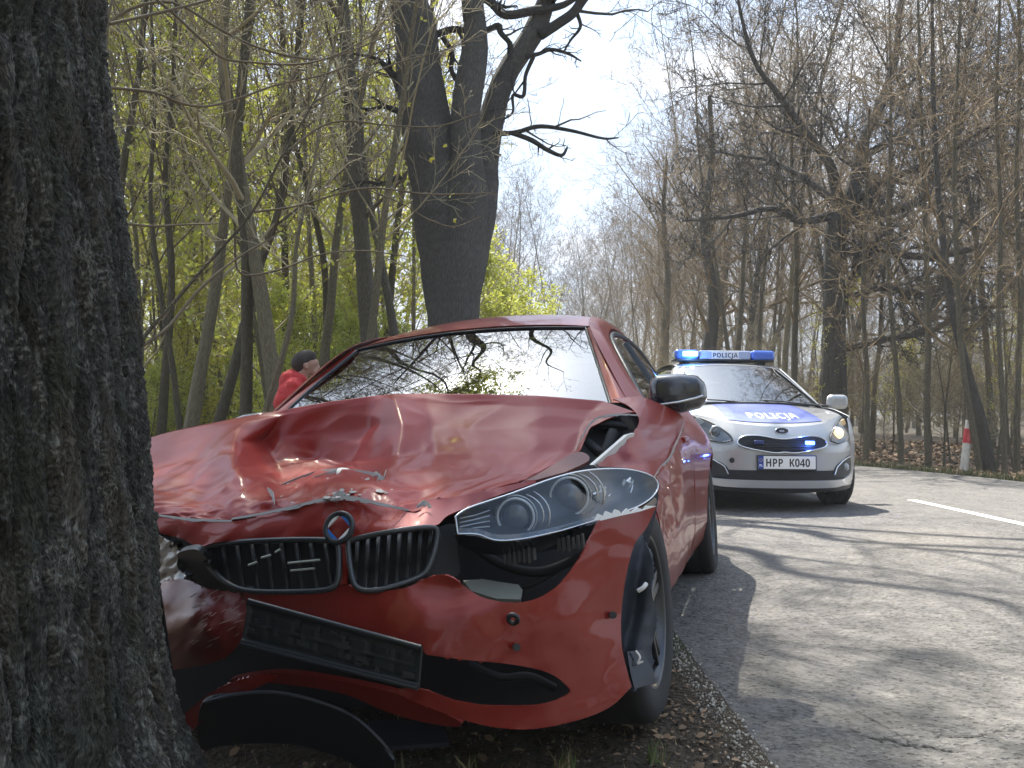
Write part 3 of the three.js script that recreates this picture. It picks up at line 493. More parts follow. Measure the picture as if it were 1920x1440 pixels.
{ // sapling with long thin arching branches, between the near trunk and the wood
  const o = thing('sapling', 'leafless sapling with long thin arching branches beside the near trunk', 'sapling'), T = new Tubes(), S = new Tubes(), rng = mulberry(61);
  const SM = { ...TWIGS, kids: [5, 3, 0], ratio: [0.2, 0.5], min: 0.0022, rr: [0.6, 0.7], lift: [0, 0.02, 0.02] };
  const add = (path, D, dD, t = T) => { const [pts, rad] = traced(t, rng, D, path, dD); t.tube(pts, rad, 6); let l = 0; for (let i = 1; i < pts.length; i++) l += pts[i].distanceTo(pts[i - 1]); branchOff(t, null, rng, pts, rad, l, 1, { ...SM, kids: [0, 4, 1, 0], ratio: [0, 0.13, 0.4], rr: [0, 0.6, 0.7], start: [0, 0.15, 0.2], angle: [0, 0.7, 0.7], wander: [0, 0.3, 0.4, 0.4], lift: [0, 0.03, 0.03, 0] }); };
  add([[180, 1180, 16], [205, 900, 12], [257, 655, 10], [320, 575, 9], [393, 490, 8], [473, 398, 7], [530, 290, 6], [575, 215, 5], [610, 150, 3]], 4.2, 1, S);
  add([[200, 940, 10], [250, 670, 8], [314, 615, 7], [371, 546, 7], [445, 484, 5], [520, 440, 3]], 4.3, 0.6);
  add([[195, 1000, 9], [190, 600, 8], [185, 300, 7], [200, 50, 7], [314, 3, 6], [416, 57, 6], [473, 85, 6], [542, 105, 5], [598, 111, 5], [633, 105, 4], [720, 70, 3]], 4.0, 0.8);
  add([[185, 300, 7], [230, -40, 6], [302, 6, 6], [371, 68, 6], [416, 108, 5], [473, 117, 5], [564, 120, 5], [633, 102, 4], [712, 57, 3]], 4.0, 0.6);
  add([[190, 160, 7], [214, 165, 7], [291, 174, 6], [342, 194, 6], [388, 199, 5], [445, 185, 5], [519, 159, 4], [610, 139, 4], [741, 85, 3]], 4.0, 0.8);
  add([[200, 415, 6], [228, 418, 6], [285, 424, 5], [348, 421, 4], [410, 419, 3]], 4.0, 0.5);
  add([[473, 398, 5], [553, 387, 4], [684, 353, 4], [800, 364, 3], [860, 364, 3], [930, 361, 2.4]], 5, 0.4);
  add([[440, 430, 5], [450, 512, 4], [519, 507, 4], [598, 478, 3], [678, 470, 2.5], [760, 480, 2.2]], 4.8, 0.4);
  add([[530, 290, 4], [620, 230, 4], [740, 236, 3.4], [820, 237, 3], [900, 212, 2.6]], 5.1, 0.3);
  add([[590, 190, 4], [650, 160, 3], [740, 120, 3], [830, 95, 2.6], [930, 55, 2.2]], 5.2, 0.3);
  add([[684, 353, 3], [760, 385, 2.6], [800, 410, 2.4], [850, 425, 2], [905, 405, 1.8]], 5.3, 0.2);
  add([[206, 45, 7], [314, 20, 6], [420, -10, 5], [520, -60, 3]], 4, 0.4);
  part(o, 'stem', S.build(), M.bare); part(o, 'branches', T.build(), M.sap);
  const L = new Leaves(), lr = mulberry(19); for (const [x, y] of [[793, 38], [764, 194], [838, 270], [806, 296], [400, 200], [330, 240], [850, 410], [845, 365]]) for (let k = 0; k < 2; k++) L.add(at(x, y, 5.1), lr, 0.03); part(o, 'leaves', L.build(), M.leaf2);
}
{ // tall thin tree whose high crown, above the frame, shades the bonnet
  const o = thing('leafing_tree', 'tall thin straight tree above the red jacket, leafing only at its top', 'tree', [-2.9, groundY(-2.9, 10.5), -10.5]), rng = mulberry(97), Tr = new Tubes(), C = new Tubes(), L = new Leaves();
  const pts = Array.from({ length: 15 }, (_, k) => V(0.14 * n2(k * 0.3, 1) + 0.012 * k, -0.1 + k, 0.14 * n2(k * 0.3, 5))), rad = pts.map((_, k) => 0.075 * (1 - k / 16)); Tr.tube(pts, rad, 10, 0.14, 3);
  branchOff(C, L, rng, pts, rad, 14, 0, { ...KIND.leafy, kids: [30, 9, 4], start: [0.72, 0.12, 0.1], ratio: [0.21, 0.5, 0.5], leaves: 9, leafSize: 0.1, spread: 0.22, angle: [1.2, 0.8, 0.8], shrink: 0.35 });
  part(o, 'trunk', Tr.build(), M.bare); part(o, 'crown', C.build(), M.twig); part(o, 'leaves', L.build(), M.leaf);
}
{ // young yellow-green tree seen to the right of the great oak
  const rng = mulberry(88);
  [[922, 20, 1.15], [940, 21, 1.25], [955, 22, 0.85], [905, 19, 0.9]].forEach(([px, D, s], i) => plant('bushy', i % 2, (px - 960) / F * D, D, s, rng() * 6, 'leafing_tree', 'yellow green leafing tree showing just right of the great oak', 'tree', 'yellow green trees right of the great oak', [M.pale, M.palet, M.leaf]));
}
// ---------------------------------------------------------------- the trunk in front
{
  const o = thing('tree', 'thick rough barked trunk at the left edge, against the front of the red car', 'tree', [-1.338, 0, -2.05]), rng = mulberry(21);
  const prof = [[-0.1, 0.78], [0, 0.72], [0.1, 0.665], [0.2, 0.622], [0.33, 0.585], [0.46, 0.56], [0.68, 0.54], [0.89, 0.516], [1.21, 0.482], [1.54, 0.438], [1.76, 0.41], [2.6, 0.39], [4, 0.38], [7, 0.3], [10, 0.2], [13, 0.06]];
  const rad = (y) => { let k = 0; while (k < prof.length - 2 && y > prof[k + 1][0]) k++; const t = clamp((y - prof[k][0]) / (prof[k + 1][0] - prof[k][0])); return lerp(prof[k][1], prof[k + 1][1], t); };
  // bark: long plates parted by furrows (nearest and second nearest of scattered seeds in a stretched lattice that closes round the trunk)
  const NC = 58, CH = 0.33, hash = (i, j, k) => { let h = Math.imul(((i % NC) + NC) % NC, 374761393) ^ Math.imul(j, 668265263) ^ Math.imul(k, 974634211); h = Math.imul(h ^ (h >>> 13), 1274126177); return ((h ^ (h >>> 16)) >>> 0) / 4294967296; };
  const plates = (a, y) => {
    const cx = Math.cos(a), sx = Math.sin(a);
    const wa = a + 0.04 * n3(cx * 3, sx * 3, y * 1.8) + 0.022 * n3(cx * 9, sx * 9, y * 6), wy = y + 0.05 * n3(cx * 6 + 5, sx * 6, y * 5);
    const u = wa / (2 * Math.PI) * NC, v = wy / CH, iu = Math.floor(u), iv = Math.floor(v); let d1 = 9, d2 = 9, id = 0;
    for (let j = -1; j <= 1; j++) for (let i = -1; i <= 1; i++) { const du = iu + i + 0.5 + 0.8 * (hash(iu + i, iv + j, 1) - 0.5) - u, dv = (iv + j + 0.5 + 0.9 * (hash(iu + i, iv + j, 2) - 0.5) - v) * 0.62, d = Math.hypot(du, dv); if (d < d1) { d2 = d1; d1 = d; id = hash(iu + i, iv + j, 3); } else if (d < d2) d2 = d; }
    return [d2 - d1, id];
  };
  const A = 560, angOf = (i) => (i < 470 ? lerp(-0.55, 2.35, i / 470) : lerp(2.35, 2 * Math.PI - 0.55, (i - 470) / 90)), ys = []; for (let y = -0.1; y < 13;) { ys.push(y); y += y < 2.05 ? 0.004 : y < 3 ? 0.03 : 0.25; }
  const pos = [], uv = [], col = [], idx = [];
  ys.forEach((y, j) => {
    for (let i = 0; i <= A; i++) {
      const a = angOf(i % A), c = Math.cos(a), s = Math.sin(a);
      let h = 0, pid = 0.5;
      if (y < 3.2) { const [e, id] = plates(a, y); pid = id; h = 0.016 * smooth(0.0, 0.26, e) + 0.012 * (id - 0.5) + 0.006 * fbm3(c * 16, s * 16, y * 3, 2) + 0.004 * n3(c * 40, s * 40, y * 9) + 0.006 * Math.abs(n3(c * 30, s * 30, y * 24)) + 0.0035 * n3(c * 52, s * 52, y * 70); }
      const lob = 0.025 * n3(c * 1.2, s * 1.2, y * 0.6) * smooth(-0.2, 1, y) + 0.05 * smooth(0.5, -0.1, y) * n3(c * 2.4, s * 2.4, 3);
      const r = rad(y) + lob + h - 0.018;
      pos.push(c * r + 0.03 * Math.sin(y * 0.5), y, s * r); uv.push((a + 0.55) / (2 * Math.PI) * 6, y);
      // bark brown-grey, plate by plate, with crusts of pale lichen and green algae
      let R = 0.06 + 0.055 * (pid - 0.5) + 0.018 * n3(c * 60, s * 60, y * 30), wm = smooth(-0.3, 0.4, fbm3(c * 4, s * 4, y * 2.5, 3)), G = R * lerp(0.97, 0.84, wm), B = R * lerp(0.84, 0.6, wm);
      const li = smooth(0.3, 0.4, fbm3(c * 9 + 7, s * 9, y * 8, 3) + 0.34 * n3(c * 46, s * 46, y * 40)); R = lerp(R, 0.22, li * 0.7); G = lerp(G, 0.22, li * 0.7); B = lerp(B, 0.19, li * 0.7);
      const fl = smooth(0.42, 0.5, n3(c * 48 + 3, s * 48, y * 78)) * smooth(-0.15, 0.25, fbm3(c * 5, s * 5 + 4, y * 4, 2)); R = lerp(R, 0.26, fl * 0.8); G = lerp(G, 0.25, fl * 0.8); B = lerp(B, 0.21, fl * 0.8);
      const al = smooth(0.12, 0.4, fbm3(c * 3 - 9, s * 3, y * 2.2, 3)); R = lerp(R, 0.03, al * 0.5); G = lerp(G, 0.042, al * 0.5); B = lerp(B, 0.024, al * 0.5);
      col.push(R, G, B);
    }
    if (j) for (let i = 0; i < A; i++) { const b = j * (A + 1) + i, p = b - A - 1; idx.push(p, b, p + 1, p + 1, b, b + 1); }
  });
  const g = meshGeo(pos, idx, uv); g.setAttribute('color', new THREE.Float32BufferAttribute(col, 3));
  const fine = dataTex(512, (u, v) => { const k = 0.6 + 0.42 * tn(u, v, 34) + 0.28 * tn(u, v, 80, 3) + 0.1 * (rng() - 0.5); return [k, k, k]; }); fine.repeat.set(3.4, 2.4);
  part(o, 'trunk', g, new THREE.MeshStandardMaterial({ vertexColors: true, map: fine, bumpMap: fine, bumpScale: 0.004, roughness: 0.93 }));
  const C = new Tubes(), br = { ...TWIGS, kids: [7, 5, 4, 0], min: 0.006 };
  for (let k = 0; k < 9; k++) { const y = 4.4 + k * 0.9, a = k * 2.4 + 0.7; grow(C, null, rng, V(0, y, 0), V(Math.cos(a), 0.55, Math.sin(a)), 3.6 - k * 0.25, 0.1 - k * 0.006, 1, br); }
  part(o, 'crown', C.build(), M.oak);
}

// ---------------------------------------------------------------- the crashed red car
// its own axes: x to its left (right in the photograph), y up, -z to its rear; u = metres behind the front axle
const CAR = new THREE.Group();
CAR.name = numbered('crashed_car'); scene.add(CAR);
tag(CAR, 'red two door car with crumpled bonnet and torn bumper, crashed against the near trunk', 'car');
CAR.rotation.order = 'YXZ'; CAR.position.set(-0.41, -0.064, -3.22); CAR.rotation.set(0, -14.6 * Math.PI / 180, 4.2 * Math.PI / 180);
CAR.updateMatrixWorld(true);
const toCar = CAR.matrixWorld.clone().invert(), eyeCar = V(0, EYE, 0).applyMatrix4(toCar);
// where the photograph's line of sight through (px, py) meets the car's cross-section u metres behind its front axle
const Q = (px, py, u) => { const b = at(px, py, 3).applyMatrix4(toCar), d = b.sub(eyeCar), t = (-u - eyeCar.z) / d.z; return [eyeCar.x + d.x * t, eyeCar.y + d.y * t, -u]; };
const QV = (px, py, u) => V(...Q(px, py, u));
const P = {
  paint: phys(0.22, 0.018, 0.011, 0.45, { clearcoat: 0.55, specularIntensity: 0.5, clearcoatRoughness: 0.07, metalness: 0.25 }),
  dull: phys(0.15, 0.013, 0.009, 0.5, { clearcoat: 0.6, clearcoatRoughness: 0.25 }),
  bonnet: phys(0.225, 0.017, 0.0115, 0.5, { clearcoat: 0.4, clearcoatRoughness: 0.16, specularIntensity: 0.25 }),
  black: std(0.018, 0.02, 0.023, 0.45), matt: std(0.016, 0.018, 0.021, 0.75), gloss: phys(0.02, 0.024, 0.034, 0.25, { clearcoat: 1, clearcoatRoughness: 0.05 }),
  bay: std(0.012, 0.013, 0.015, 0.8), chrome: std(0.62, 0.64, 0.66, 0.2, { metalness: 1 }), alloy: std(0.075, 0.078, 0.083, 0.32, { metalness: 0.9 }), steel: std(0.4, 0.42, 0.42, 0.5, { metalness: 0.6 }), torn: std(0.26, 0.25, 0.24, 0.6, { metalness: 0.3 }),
  tyre: std(0.022, 0.022, 0.023, 0.85), glass: phys(0.2, 0.23, 0.23, 0.012, { transmission: 1, thickness: 0, ior: 3.0 }), dark: phys(0.25, 0.3, 0.3, 0.02, { transmission: 1, thickness: 0, ior: 1.6 }),
  lens: phys(0.95, 0.98, 1, 0.03, { transmission: 1, thickness: 0, ior: 1.5 }), cabin: std(0.02, 0.02, 0.022, 0.8), liner: std(0.03, 0.037, 0.05, 0.6), white: std(0.78, 0.78, 0.76, 0.5),
};
const eyeC = eyeCar.clone();
const pxSheet = (outline, cell, us, t, opt = {}) => { const U = tps(us), o = opt.sharp ? outline : roundOut(outline, opt.per ?? 6); return sheet(o, cell, (x, y) => { const q = Q(x, y, U(x, y) + (opt.bump ? opt.bump(x, y) : 0)); return opt.warp ? opt.warp(q, x, y) : q; }, t, eyeC); };
const pxTube = (T, path, r, sides = 6, per = 4) => { const pts = spline(path.map((p) => QV(p[0], p[1], p[2])), path.length * per); T.tube(pts, r, sides); };

{ // bonnet, buckled: [px, py, u] from its rear edge to its torn lip
  const rows = [
    [[250, 840, 0.3], [370, 812, 0.38], [455, 796, 0.42], [530, 782, 0.45], [620, 768, 0.45], [690, 762, 0.45], [737, 760, 0.45], [800, 758, 0.45], [900, 756, 0.45], [1010, 756, 0.45], [1130, 758, 0.44], [1190, 774, 0.34]],
    [[245, 829, -0.05], [370, 797, 0.05], [455, 781, 0.1], [530, 768, 0.14], [620, 752, 0.14], [690, 743, 0.13], [737, 738, 0.09], [800, 737, 0.15], [900, 738, 0.2], [1010, 741, 0.26], [1130, 751, 0.36], [1190, 772, 0.3]],
    [[250, 850, -0.12], [370, 822, -0.05], [452, 793, 0.0], [530, 782, 0.12], [620, 766, 0.125], [690, 757, 0.11], [739, 748, 0.03], [800, 756, 0.1], [900, 759, 0.16], [1010, 763, 0.2], [1110, 768, 0.3], [1165, 775, 0.27]],
    [[255, 880, -0.25], [370, 862, -0.22], [436, 828, -0.22], [492, 822, 0.08], [600, 812, 0.1], [692, 802, 0.07], [752, 792, -0.12], [812, 800, -0.0], [900, 804, 0.02], [1010, 804, 0.08], [1088, 800, 0.18], [1106, 800, 0.18]],
    [[262, 915, -0.42], [360, 902, -0.4], [438, 872, -0.42], [516, 868, 0.0], [590, 858, 0.06], [664, 864, -0.02], [742, 852, -0.27], [812, 850, -0.15], [900, 848, -0.14], [1000, 845, -0.06], [1070, 848, 0.02], [1088, 846, 0.03]],
    [[275, 945, -0.57], [370, 938, -0.55], [455, 897, -0.52], [530, 908, -0.26], [600, 880, -0.03], [660, 875, -0.1], [718, 888, -0.42], [800, 902, -0.4], [900, 895, -0.33], [980, 886, -0.24], [1012, 884, -0.2], [1020, 882, -0.18]],
    [[284, 958, -0.62], [370, 958, -0.63], [450, 935, -0.62], [524, 932, -0.62], [600, 906, -0.54], [650, 900, -0.56], [719, 916, -0.58], [786, 932, -0.54], [872, 918, -0.45], [950, 902, -0.35], [990, 894, -0.28], [998, 892, -0.26]],
    [[292, 968, -0.64], [370, 973, -0.68], [440, 974, -0.68], [520, 956, -0.68], [600, 934, -0.69], [645, 929, -0.68], [720, 944, -0.68], [775, 957, -0.65], [850, 938, -0.55], [920, 917, -0.45], [966, 904, -0.38], [974, 901, -0.36]],
  ].map((r) => r.map((p) => Q(...p)));
  const bend = (p, s, t) => { // shallow stress waves in the sheet metal, and a crushed zone near its lip
    const k = smooth(0.55, 1, t) * smooth(0.9, 0.55, s), w = 0.02 * smooth(0.12, 0.4, t) * (0.25 - Math.abs(n2(s * 5.5 + 2.2 * t, t * 2.6 - 1.5 * s + 4))) * (0.35 + 0.65 * smooth(0.95, 0.4, s)) + 0.009 * smooth(0.3, 0.6, t) * (0.2 - Math.abs(n2(s * 13 - 3 * t + 7, t * 6 + 2 * s))) * smooth(0.9, 0.5, s) + 0.008 * k * (Math.abs(fbm2(s * 14, t * 9, 3)) - 0.12) + 0.0035 * Math.sin(s * 60 + t * 22 + 3 * n2(s * 4, t * 4)) * smooth(0.25, 0.0, s);
    return [p[0], p[1] + w * 0.6, p[2] + w * 0.3];
  };
  part(CAR, 'bonnet', patch(rows, 14, 2, 0.003, eyeC, bend), P.bonnet, 'buckled red bonnet with a sharp central fold');
  { // flaked paint along the crushed lip
    const r = mulberry(77), U = tps([[440, 973, -0.7], [520, 955, -0.69], [600, 934, -0.7], [645, 929, -0.7], [720, 944, -0.69], [790, 950, -0.66], [600, 884, -0.12], [700, 886, -0.36], [530, 910, -0.3], [620, 906, -0.5], [719, 916, -0.58], [524, 932, -0.62]]), pos = [], idx = [];
    for (let k = 0; k < 46; k++) { const x = 520 + 220 * r(), y = lerp(895, 934, r()) + (Math.abs(x - 640) > 70 ? 10 : 0), n = 5 + (r() * 3 | 0), s = 1.5 + 6 * r() ** 2.5, o = pos.length / 3, c = Q(x, y, U(x, y) - 0.006); pos.push(...c); for (let i = 0; i < n; i++) { const a = i / n * 6.2832, q = s * (0.4 + 0.8 * r()); pos.push(...Q(x + 1.6 * q * Math.cos(a), y + 0.6 * q * Math.sin(a), U(x + 1.6 * q * Math.cos(a), y + 0.6 * q * Math.sin(a)) - 0.006)); idx.push(o, o + 1 + i, o + 1 + (i + 1) % n); } }
    part(CAR, 'paint_flakes', meshGeo(pos, idx), P.torn).userData.kind = 'stuff';
  }
  // ragged bare-metal lips where the bonnet is torn
  const tear = (path, w, jit, seed) => {
    const r = mulberry(seed), pts = spline(path.map((p) => QV(...p)), path.length * 7), pos = [], idx = [];
    pts.forEach((p, k) => { const e = Math.sin(Math.PI * k / (pts.length - 1)), a = w * e * (0.35 + jit * r()); pos.push(p.x, p.y + 0.004, p.z + 0.012, p.x + 0.004 * (r() - 0.5), p.y - a * 0.8, p.z + 0.016 + a * 0.5); if (k) { const o = k * 2; idx.push(o - 2, o - 1, o, o - 1, o + 1, o); } });
    return solid(pos, idx, null, 0.0015);
  };
  for (const [path, w, s] of [
    [[[440, 973, -0.7], [500, 962, -0.7], [560, 948, -0.7], [620, 934, -0.7], [660, 932, -0.7], [720, 945, -0.7], [770, 957, -0.66]], 0.007, 1], [[[527, 912, -0.31], [560, 897, -0.2], [600, 884, -0.1], [640, 879, -0.14]], 0.016, 2], [[[590, 897, -0.3], [620, 887, -0.2], [650, 882, -0.18], [690, 885, -0.3], [716, 890, -0.44]], 0.03, 3], [[[628, 930, -0.69], [640, 922, -0.68], [652, 926, -0.69]], 0.025, 4],
    [[[505, 915, -0.5], [516, 925, -0.6], [519, 945, -0.67]], 0.008, 5], [[[708, 885, -0.44], [722, 895, -0.46], [728, 882, -0.42]], 0.02, 6], [[[785, 950, -0.66], [800, 940, -0.63], [812, 950, -0.64]], 0.012, 8], [[[300, 966, -0.66], [370, 974, -0.7], [440, 977, -0.71]], 0.003, 9],
    [[[1228, 896, 0.02], [1240, 876, 0.2], [1256, 858, 0.33], [1276, 815, 0.55], [1284, 790, 0.66]], 0.008, 11],
    [[[1196, 780, 0.28], [1160, 778, 0.27], [1118, 786, 0.22], [1095, 815, 0.12], [1080, 846, 0.03]], 0.006, 10],
  ]) part(CAR, 'torn_edge', tear(path, w, 1.3, s), P.torn);
  part(CAR, 'latch', pxSheet([[632, 880], [652, 878], [668, 890], [676, 905], [662, 912], [655, 928], [640, 924], [634, 905]], 6, [[632, 882, -0.2], [676, 905, -0.46], [640, 928, -0.67]], 0.01), P.steel, 'bent grey bonnet latch in the dent');
}
// nose above and between the grilles
part(CAR, 'nose_panel', pxSheet([[292, 970, 1], [370, 976], [440, 977], [520, 960], [600, 938], [645, 932], [720, 947], [780, 962], [805, 938], [850, 932], [930, 915], [1003, 899, 1], [1006, 905, 1], [930, 930], [880, 950], [840, 966], [815, 986], [760, 990], [700, 1001], [657, 1013], [652, 1040], [650, 1095, 1], [637, 1097, 1], [637, 1040], [632, 1014], [560, 1008], [470, 1011], [400, 1018], [372, 1026], [340, 1010], [300, 1000, 1]], 12,
  [[292, 970, -0.66], [440, 977, -0.7], [640, 935, -0.7], [780, 960, -0.67], [1003, 900, -0.33], [850, 945, -0.58], [815, 986, -0.7], [645, 1010, -0.76], [645, 1095, -0.8], [470, 1011, -0.74], [300, 1000, -0.68]], 0.004, { per: 4, bump: (x, y) => 0.012 * fbm2(x * 0.012, y * 0.02) }), P.paint, 'scuffed red strip above the grilles');
// main bumper skin
part(CAR, 'bumper', pxSheet([[455, 1112, 1], [560, 1114], [637, 1098, 1], [650, 1096, 1], [668, 1104], [700, 1110], [760, 1102], [800, 1084], [828, 1076, 1], [850, 1084], [872, 1100, 1], [905, 1120], [960, 1130], [1010, 1121], [1050, 1095], [1085, 1050], [1118, 985], [1128, 966, 1], [1180, 958], [1231, 950, 1], [1212, 990], [1190, 1020], [1174, 1080], [1165, 1150], [1166, 1210], [1174, 1250], [1184, 1288, 1], [1145, 1325], [1085, 1350], [1000, 1367], [930, 1364], [870, 1350], [800, 1325], [760, 1308], [745, 1292, 1], [790, 1292], [850, 1312], [920, 1323], [1010, 1321], [1058, 1306], [1068, 1292], [1030, 1262], [960, 1246], [880, 1238], [800, 1228, 1], [790, 1216, 1], [700, 1190], [600, 1160], [462, 1128, 1]], 13,
  [[455, 1112, -0.72], [650, 1098, -0.8], [800, 1085, -0.8], [905, 1115, -0.77], [1010, 1120, -0.7], [1080, 1055, -0.6], [1130, 966, -0.5], [1231, 950, -0.34], [1165, 1150, -0.47], [1184, 1288, -0.5], [1085, 1200, -0.62], [960, 1200, -0.76], [800, 1200, -0.84], [600, 1150, -0.8], [1085, 1345, -0.64], [940, 1364, -0.78], [1000, 1250, -0.72], [760, 1300, -0.84], [870, 1350, -0.82]], 0.005, { per: 4, bump: (x, y) => 0.008 * fbm2(x * 0.008 + 2, y * 0.008, 3) + 0.02 * Math.exp(-(((x - 850) / 70) ** 2) - ((y - 1110) / 25) ** 2) }), P.paint, 'red bumper skin torn loose at its outer corner');
part(CAR, 'bumper_piece', pxSheet([[300, 1092, 1], [345, 1086], [392, 1104], [452, 1116], [462, 1150], [456, 1190], [436, 1222], [395, 1244], [325, 1256, 1]], 9, [[300, 1092, -0.62], [452, 1116, -0.72], [460, 1180, -0.74], [395, 1244, -0.7], [325, 1256, -0.64], [385, 1170, -0.78]], 0.005, { bump: (x, y) => 0.02 * fbm2(x * 0.02, y * 0.02, 3) }), P.dull, 'scratched red bumper piece beside the near trunk');
{ // scratches: scraped flakes with bare plastic showing
  const r = mulberry(55), T = new Tubes(), U = tps([[300, 1092, -0.62], [452, 1116, -0.72], [460, 1180, -0.74], [395, 1244, -0.7], [325, 1256, -0.64], [385, 1170, -0.78]]);
  for (let k = 0; k < 34; k++) { const x = 350 + 90 * r(), y = 1115 + 100 * r(), a = -0.5 + 0.5 * (r() - 0.5), l = 8 + 22 * r(), p = []; for (let i = 0; i < 4; i++) { const X = x + Math.cos(a) * l * i / 3, Y = y + Math.sin(a) * l * i / 3 + r() * 2; p.push(QV(X, Y, U(X, Y) + 0.02 * fbm2(X * 0.02, Y * 0.02, 3) - 0.0005)); } T.tube(p, [0.0004, 0.001, 0.0012, 0.0003], 4); }
  part(CAR, 'scratches', T.build(), std(0.42, 0.3, 0.26, 0.7)).userData.kind = 'stuff';
}
part(CAR, 'lower_lip', pxSheet([[340, 1345, 1], [365, 1322], [400, 1296], [440, 1278], [495, 1262, 1], [520, 1270], [480, 1290], [440, 1310], [400, 1336], [352, 1375, 1]], 9, [[340, 1345, -0.62], [495, 1262, -0.72], [520, 1270, -0.72], [352, 1375, -0.62], [440, 1290, -0.72]], 0.006), P.paint, 'bent red lip under the bumper');
part(CAR, 'splitter', pxSheet([[430, 1276], [520, 1262], [640, 1278], [760, 1306], [860, 1352], [840, 1362], [740, 1340], [640, 1300], [520, 1282]], 10, [[430, 1276, -0.66], [640, 1285, -0.74], [850, 1355, -0.78], [520, 1268, -0.7]], 0.02), P.paint, 'shadowed lower edge of the bumper');
// dark hollow behind the skin
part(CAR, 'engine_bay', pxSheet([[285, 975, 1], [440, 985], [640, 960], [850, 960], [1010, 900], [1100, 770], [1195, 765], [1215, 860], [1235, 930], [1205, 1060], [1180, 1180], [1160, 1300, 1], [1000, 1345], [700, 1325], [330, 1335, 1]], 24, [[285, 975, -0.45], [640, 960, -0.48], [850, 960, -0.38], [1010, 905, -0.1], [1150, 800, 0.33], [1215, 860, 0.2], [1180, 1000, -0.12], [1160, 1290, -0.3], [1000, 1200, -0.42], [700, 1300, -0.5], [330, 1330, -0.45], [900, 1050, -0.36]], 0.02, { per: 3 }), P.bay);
{ // radiator pack, crash beam, hoses seen through the torn openings
  const hose = (p, r) => { const T = new Tubes(); pxTube(T, p, r); part(CAR, 'hose', T.build(), P.matt); };
  hose([[880, 1018, -0.45], [940, 1058, -0.48], [1010, 1072, -0.46], [1100, 1040, -0.4]], 0.014); hose([[900, 1090, -0.44], [980, 1100, -0.47], [1060, 1060, -0.42]], 0.009); hose([[880, 1245, -0.6], [940, 1270, -0.62], [990, 1268, -0.6], [1040, 1290, -0.56]], 0.011); hose([[1100, 830, 0.2], [1130, 850, 0.16], [1150, 810, 0.22]], 0.02); hose([[1110, 800, 0.26], [1140, 795, 0.25], [1175, 800, 0.28]], 0.012);

  const clip = (x, y, u, n) => join(Array.from({ length: n }, (_, k) => { const q = Q(x + k * 9, y - k * 1.2, u); return moved(new RoundedBoxGeometry(0.006, 0.03 + 0.006 * (k % 3), 0.02, 1, 0.002), q[0], q[1], q[2]); }));
  part(CAR, 'connector', clip(948, 1046, -0.56, 7), std(0.07, 0.075, 0.07, 0.5)); part(CAR, 'connector', clip(1048, 1022, -0.5, 6), std(0.07, 0.075, 0.07, 0.5));
  part(CAR, 'bracket', pxSheet([[868, 1088, 1], [905, 1086, 1], [972, 1096, 1], [980, 1106, 1], [976, 1124, 1], [930, 1122, 1], [884, 1108, 1]], 7, [[868, 1088, -0.66], [980, 1100, -0.62], [976, 1124, -0.68], [884, 1108, -0.7]], 0.03, { sharp: true }), std(0.16, 0.165, 0.14, 0.6), 'exposed grey bracket above the bumper skin');
  part(CAR, 'tow_eye', (() => { const q = Q(963, 1160, -0.78); return moved(new THREE.TorusGeometry(0.011, 0.006, 8, 16), q[0], q[1], q[2] + 0.005, 0.3); })(), P.black);
  for (const [x, y, u] of [[1150, 1152, -0.505], [970, 1212, -0.76]]) { const q = Q(x, y, u); part(CAR, 'parking_sensor', moved(new THREE.CylinderGeometry(0.009, 0.009, 0.012, 14), q[0], q[1], q[2] + 0.008, 1.4, 0, -0.4), P.black); }
}
function kidney(outline, us, slats, lean) {
  const g = new THREE.Group(); g.name = 'grille'; CAR.add(g);
  const U = tps(us), o = roundOut(outline, 6), T = new Tubes();
  T.tube(o.map((p) => QV(p[0], p[1], U(p[0], p[1]))), 0.0075, 6, 0, 0, true); part(g, 'frame', T.build(), std(0.06, 0.065, 0.07, 0.3, { metalness: 0.5 }));
  part(g, 'mesh_backing', sheet(o, 12, (x, y) => Q(x, y, U(x, y) + 0.05), 0.004, eyeC), P.bay);
  for (let k = 0; k < slats; k++) {
    let x0 = 1e9, x1 = -1e9; for (const p of o) { x0 = Math.min(x0, p[0]); x1 = Math.max(x1, p[0]); }
    const x = lerp(x0, x1, (k + 0.75) / (slats + 0.5)); const hit = []; for (let i = 0; i < o.length; i++) { const a = o[i], b = o[(i + 1) % o.length]; if ((a[0] - x) * (b[0] - x) < 0) hit.push(a[1] + (b[1] - a[1]) * (x - a[0]) / (b[0] - a[0])); }
    if (hit.length < 2) continue; const ya = Math.min(...hit) + 3, yb = Math.max(...hit) - 3, rows = [];
    for (let j = 0; j <= 6; j++) { const t = j / 6, y = lerp(ya, yb, t), bow = 0.03 - 0.028 * Math.sin(Math.PI * Math.min(1, t * 1.25 + 0.1)), X = x + lean * (t - 0.5) * 10; const a = Q(X, y, U(X, y) + bow), b = Q(X + 1, y, U(X, y) + bow + 0.03); rows.push([[a[0] - 0.005, a[1], a[2]], [a[0] + 0.005, a[1], a[2]], [b[0] + 0.006, b[1], b[2]]]); }
    part(g, 'slat', patch(rows, 2, 0, 0.002, eyeC), P.black);
  }
}
kidney([[374, 1034], [400, 1022], [470, 1015], [560, 1012], [620, 1014], [634, 1024], [636, 1060], [632, 1092], [612, 1106], [540, 1110], [470, 1108], [430, 1096], [400, 1070]], [[374, 1034, -0.7], [500, 1014, -0.75], [634, 1030, -0.78], [600, 1106, -0.81], [430, 1096, -0.76]], 9, 1.2);
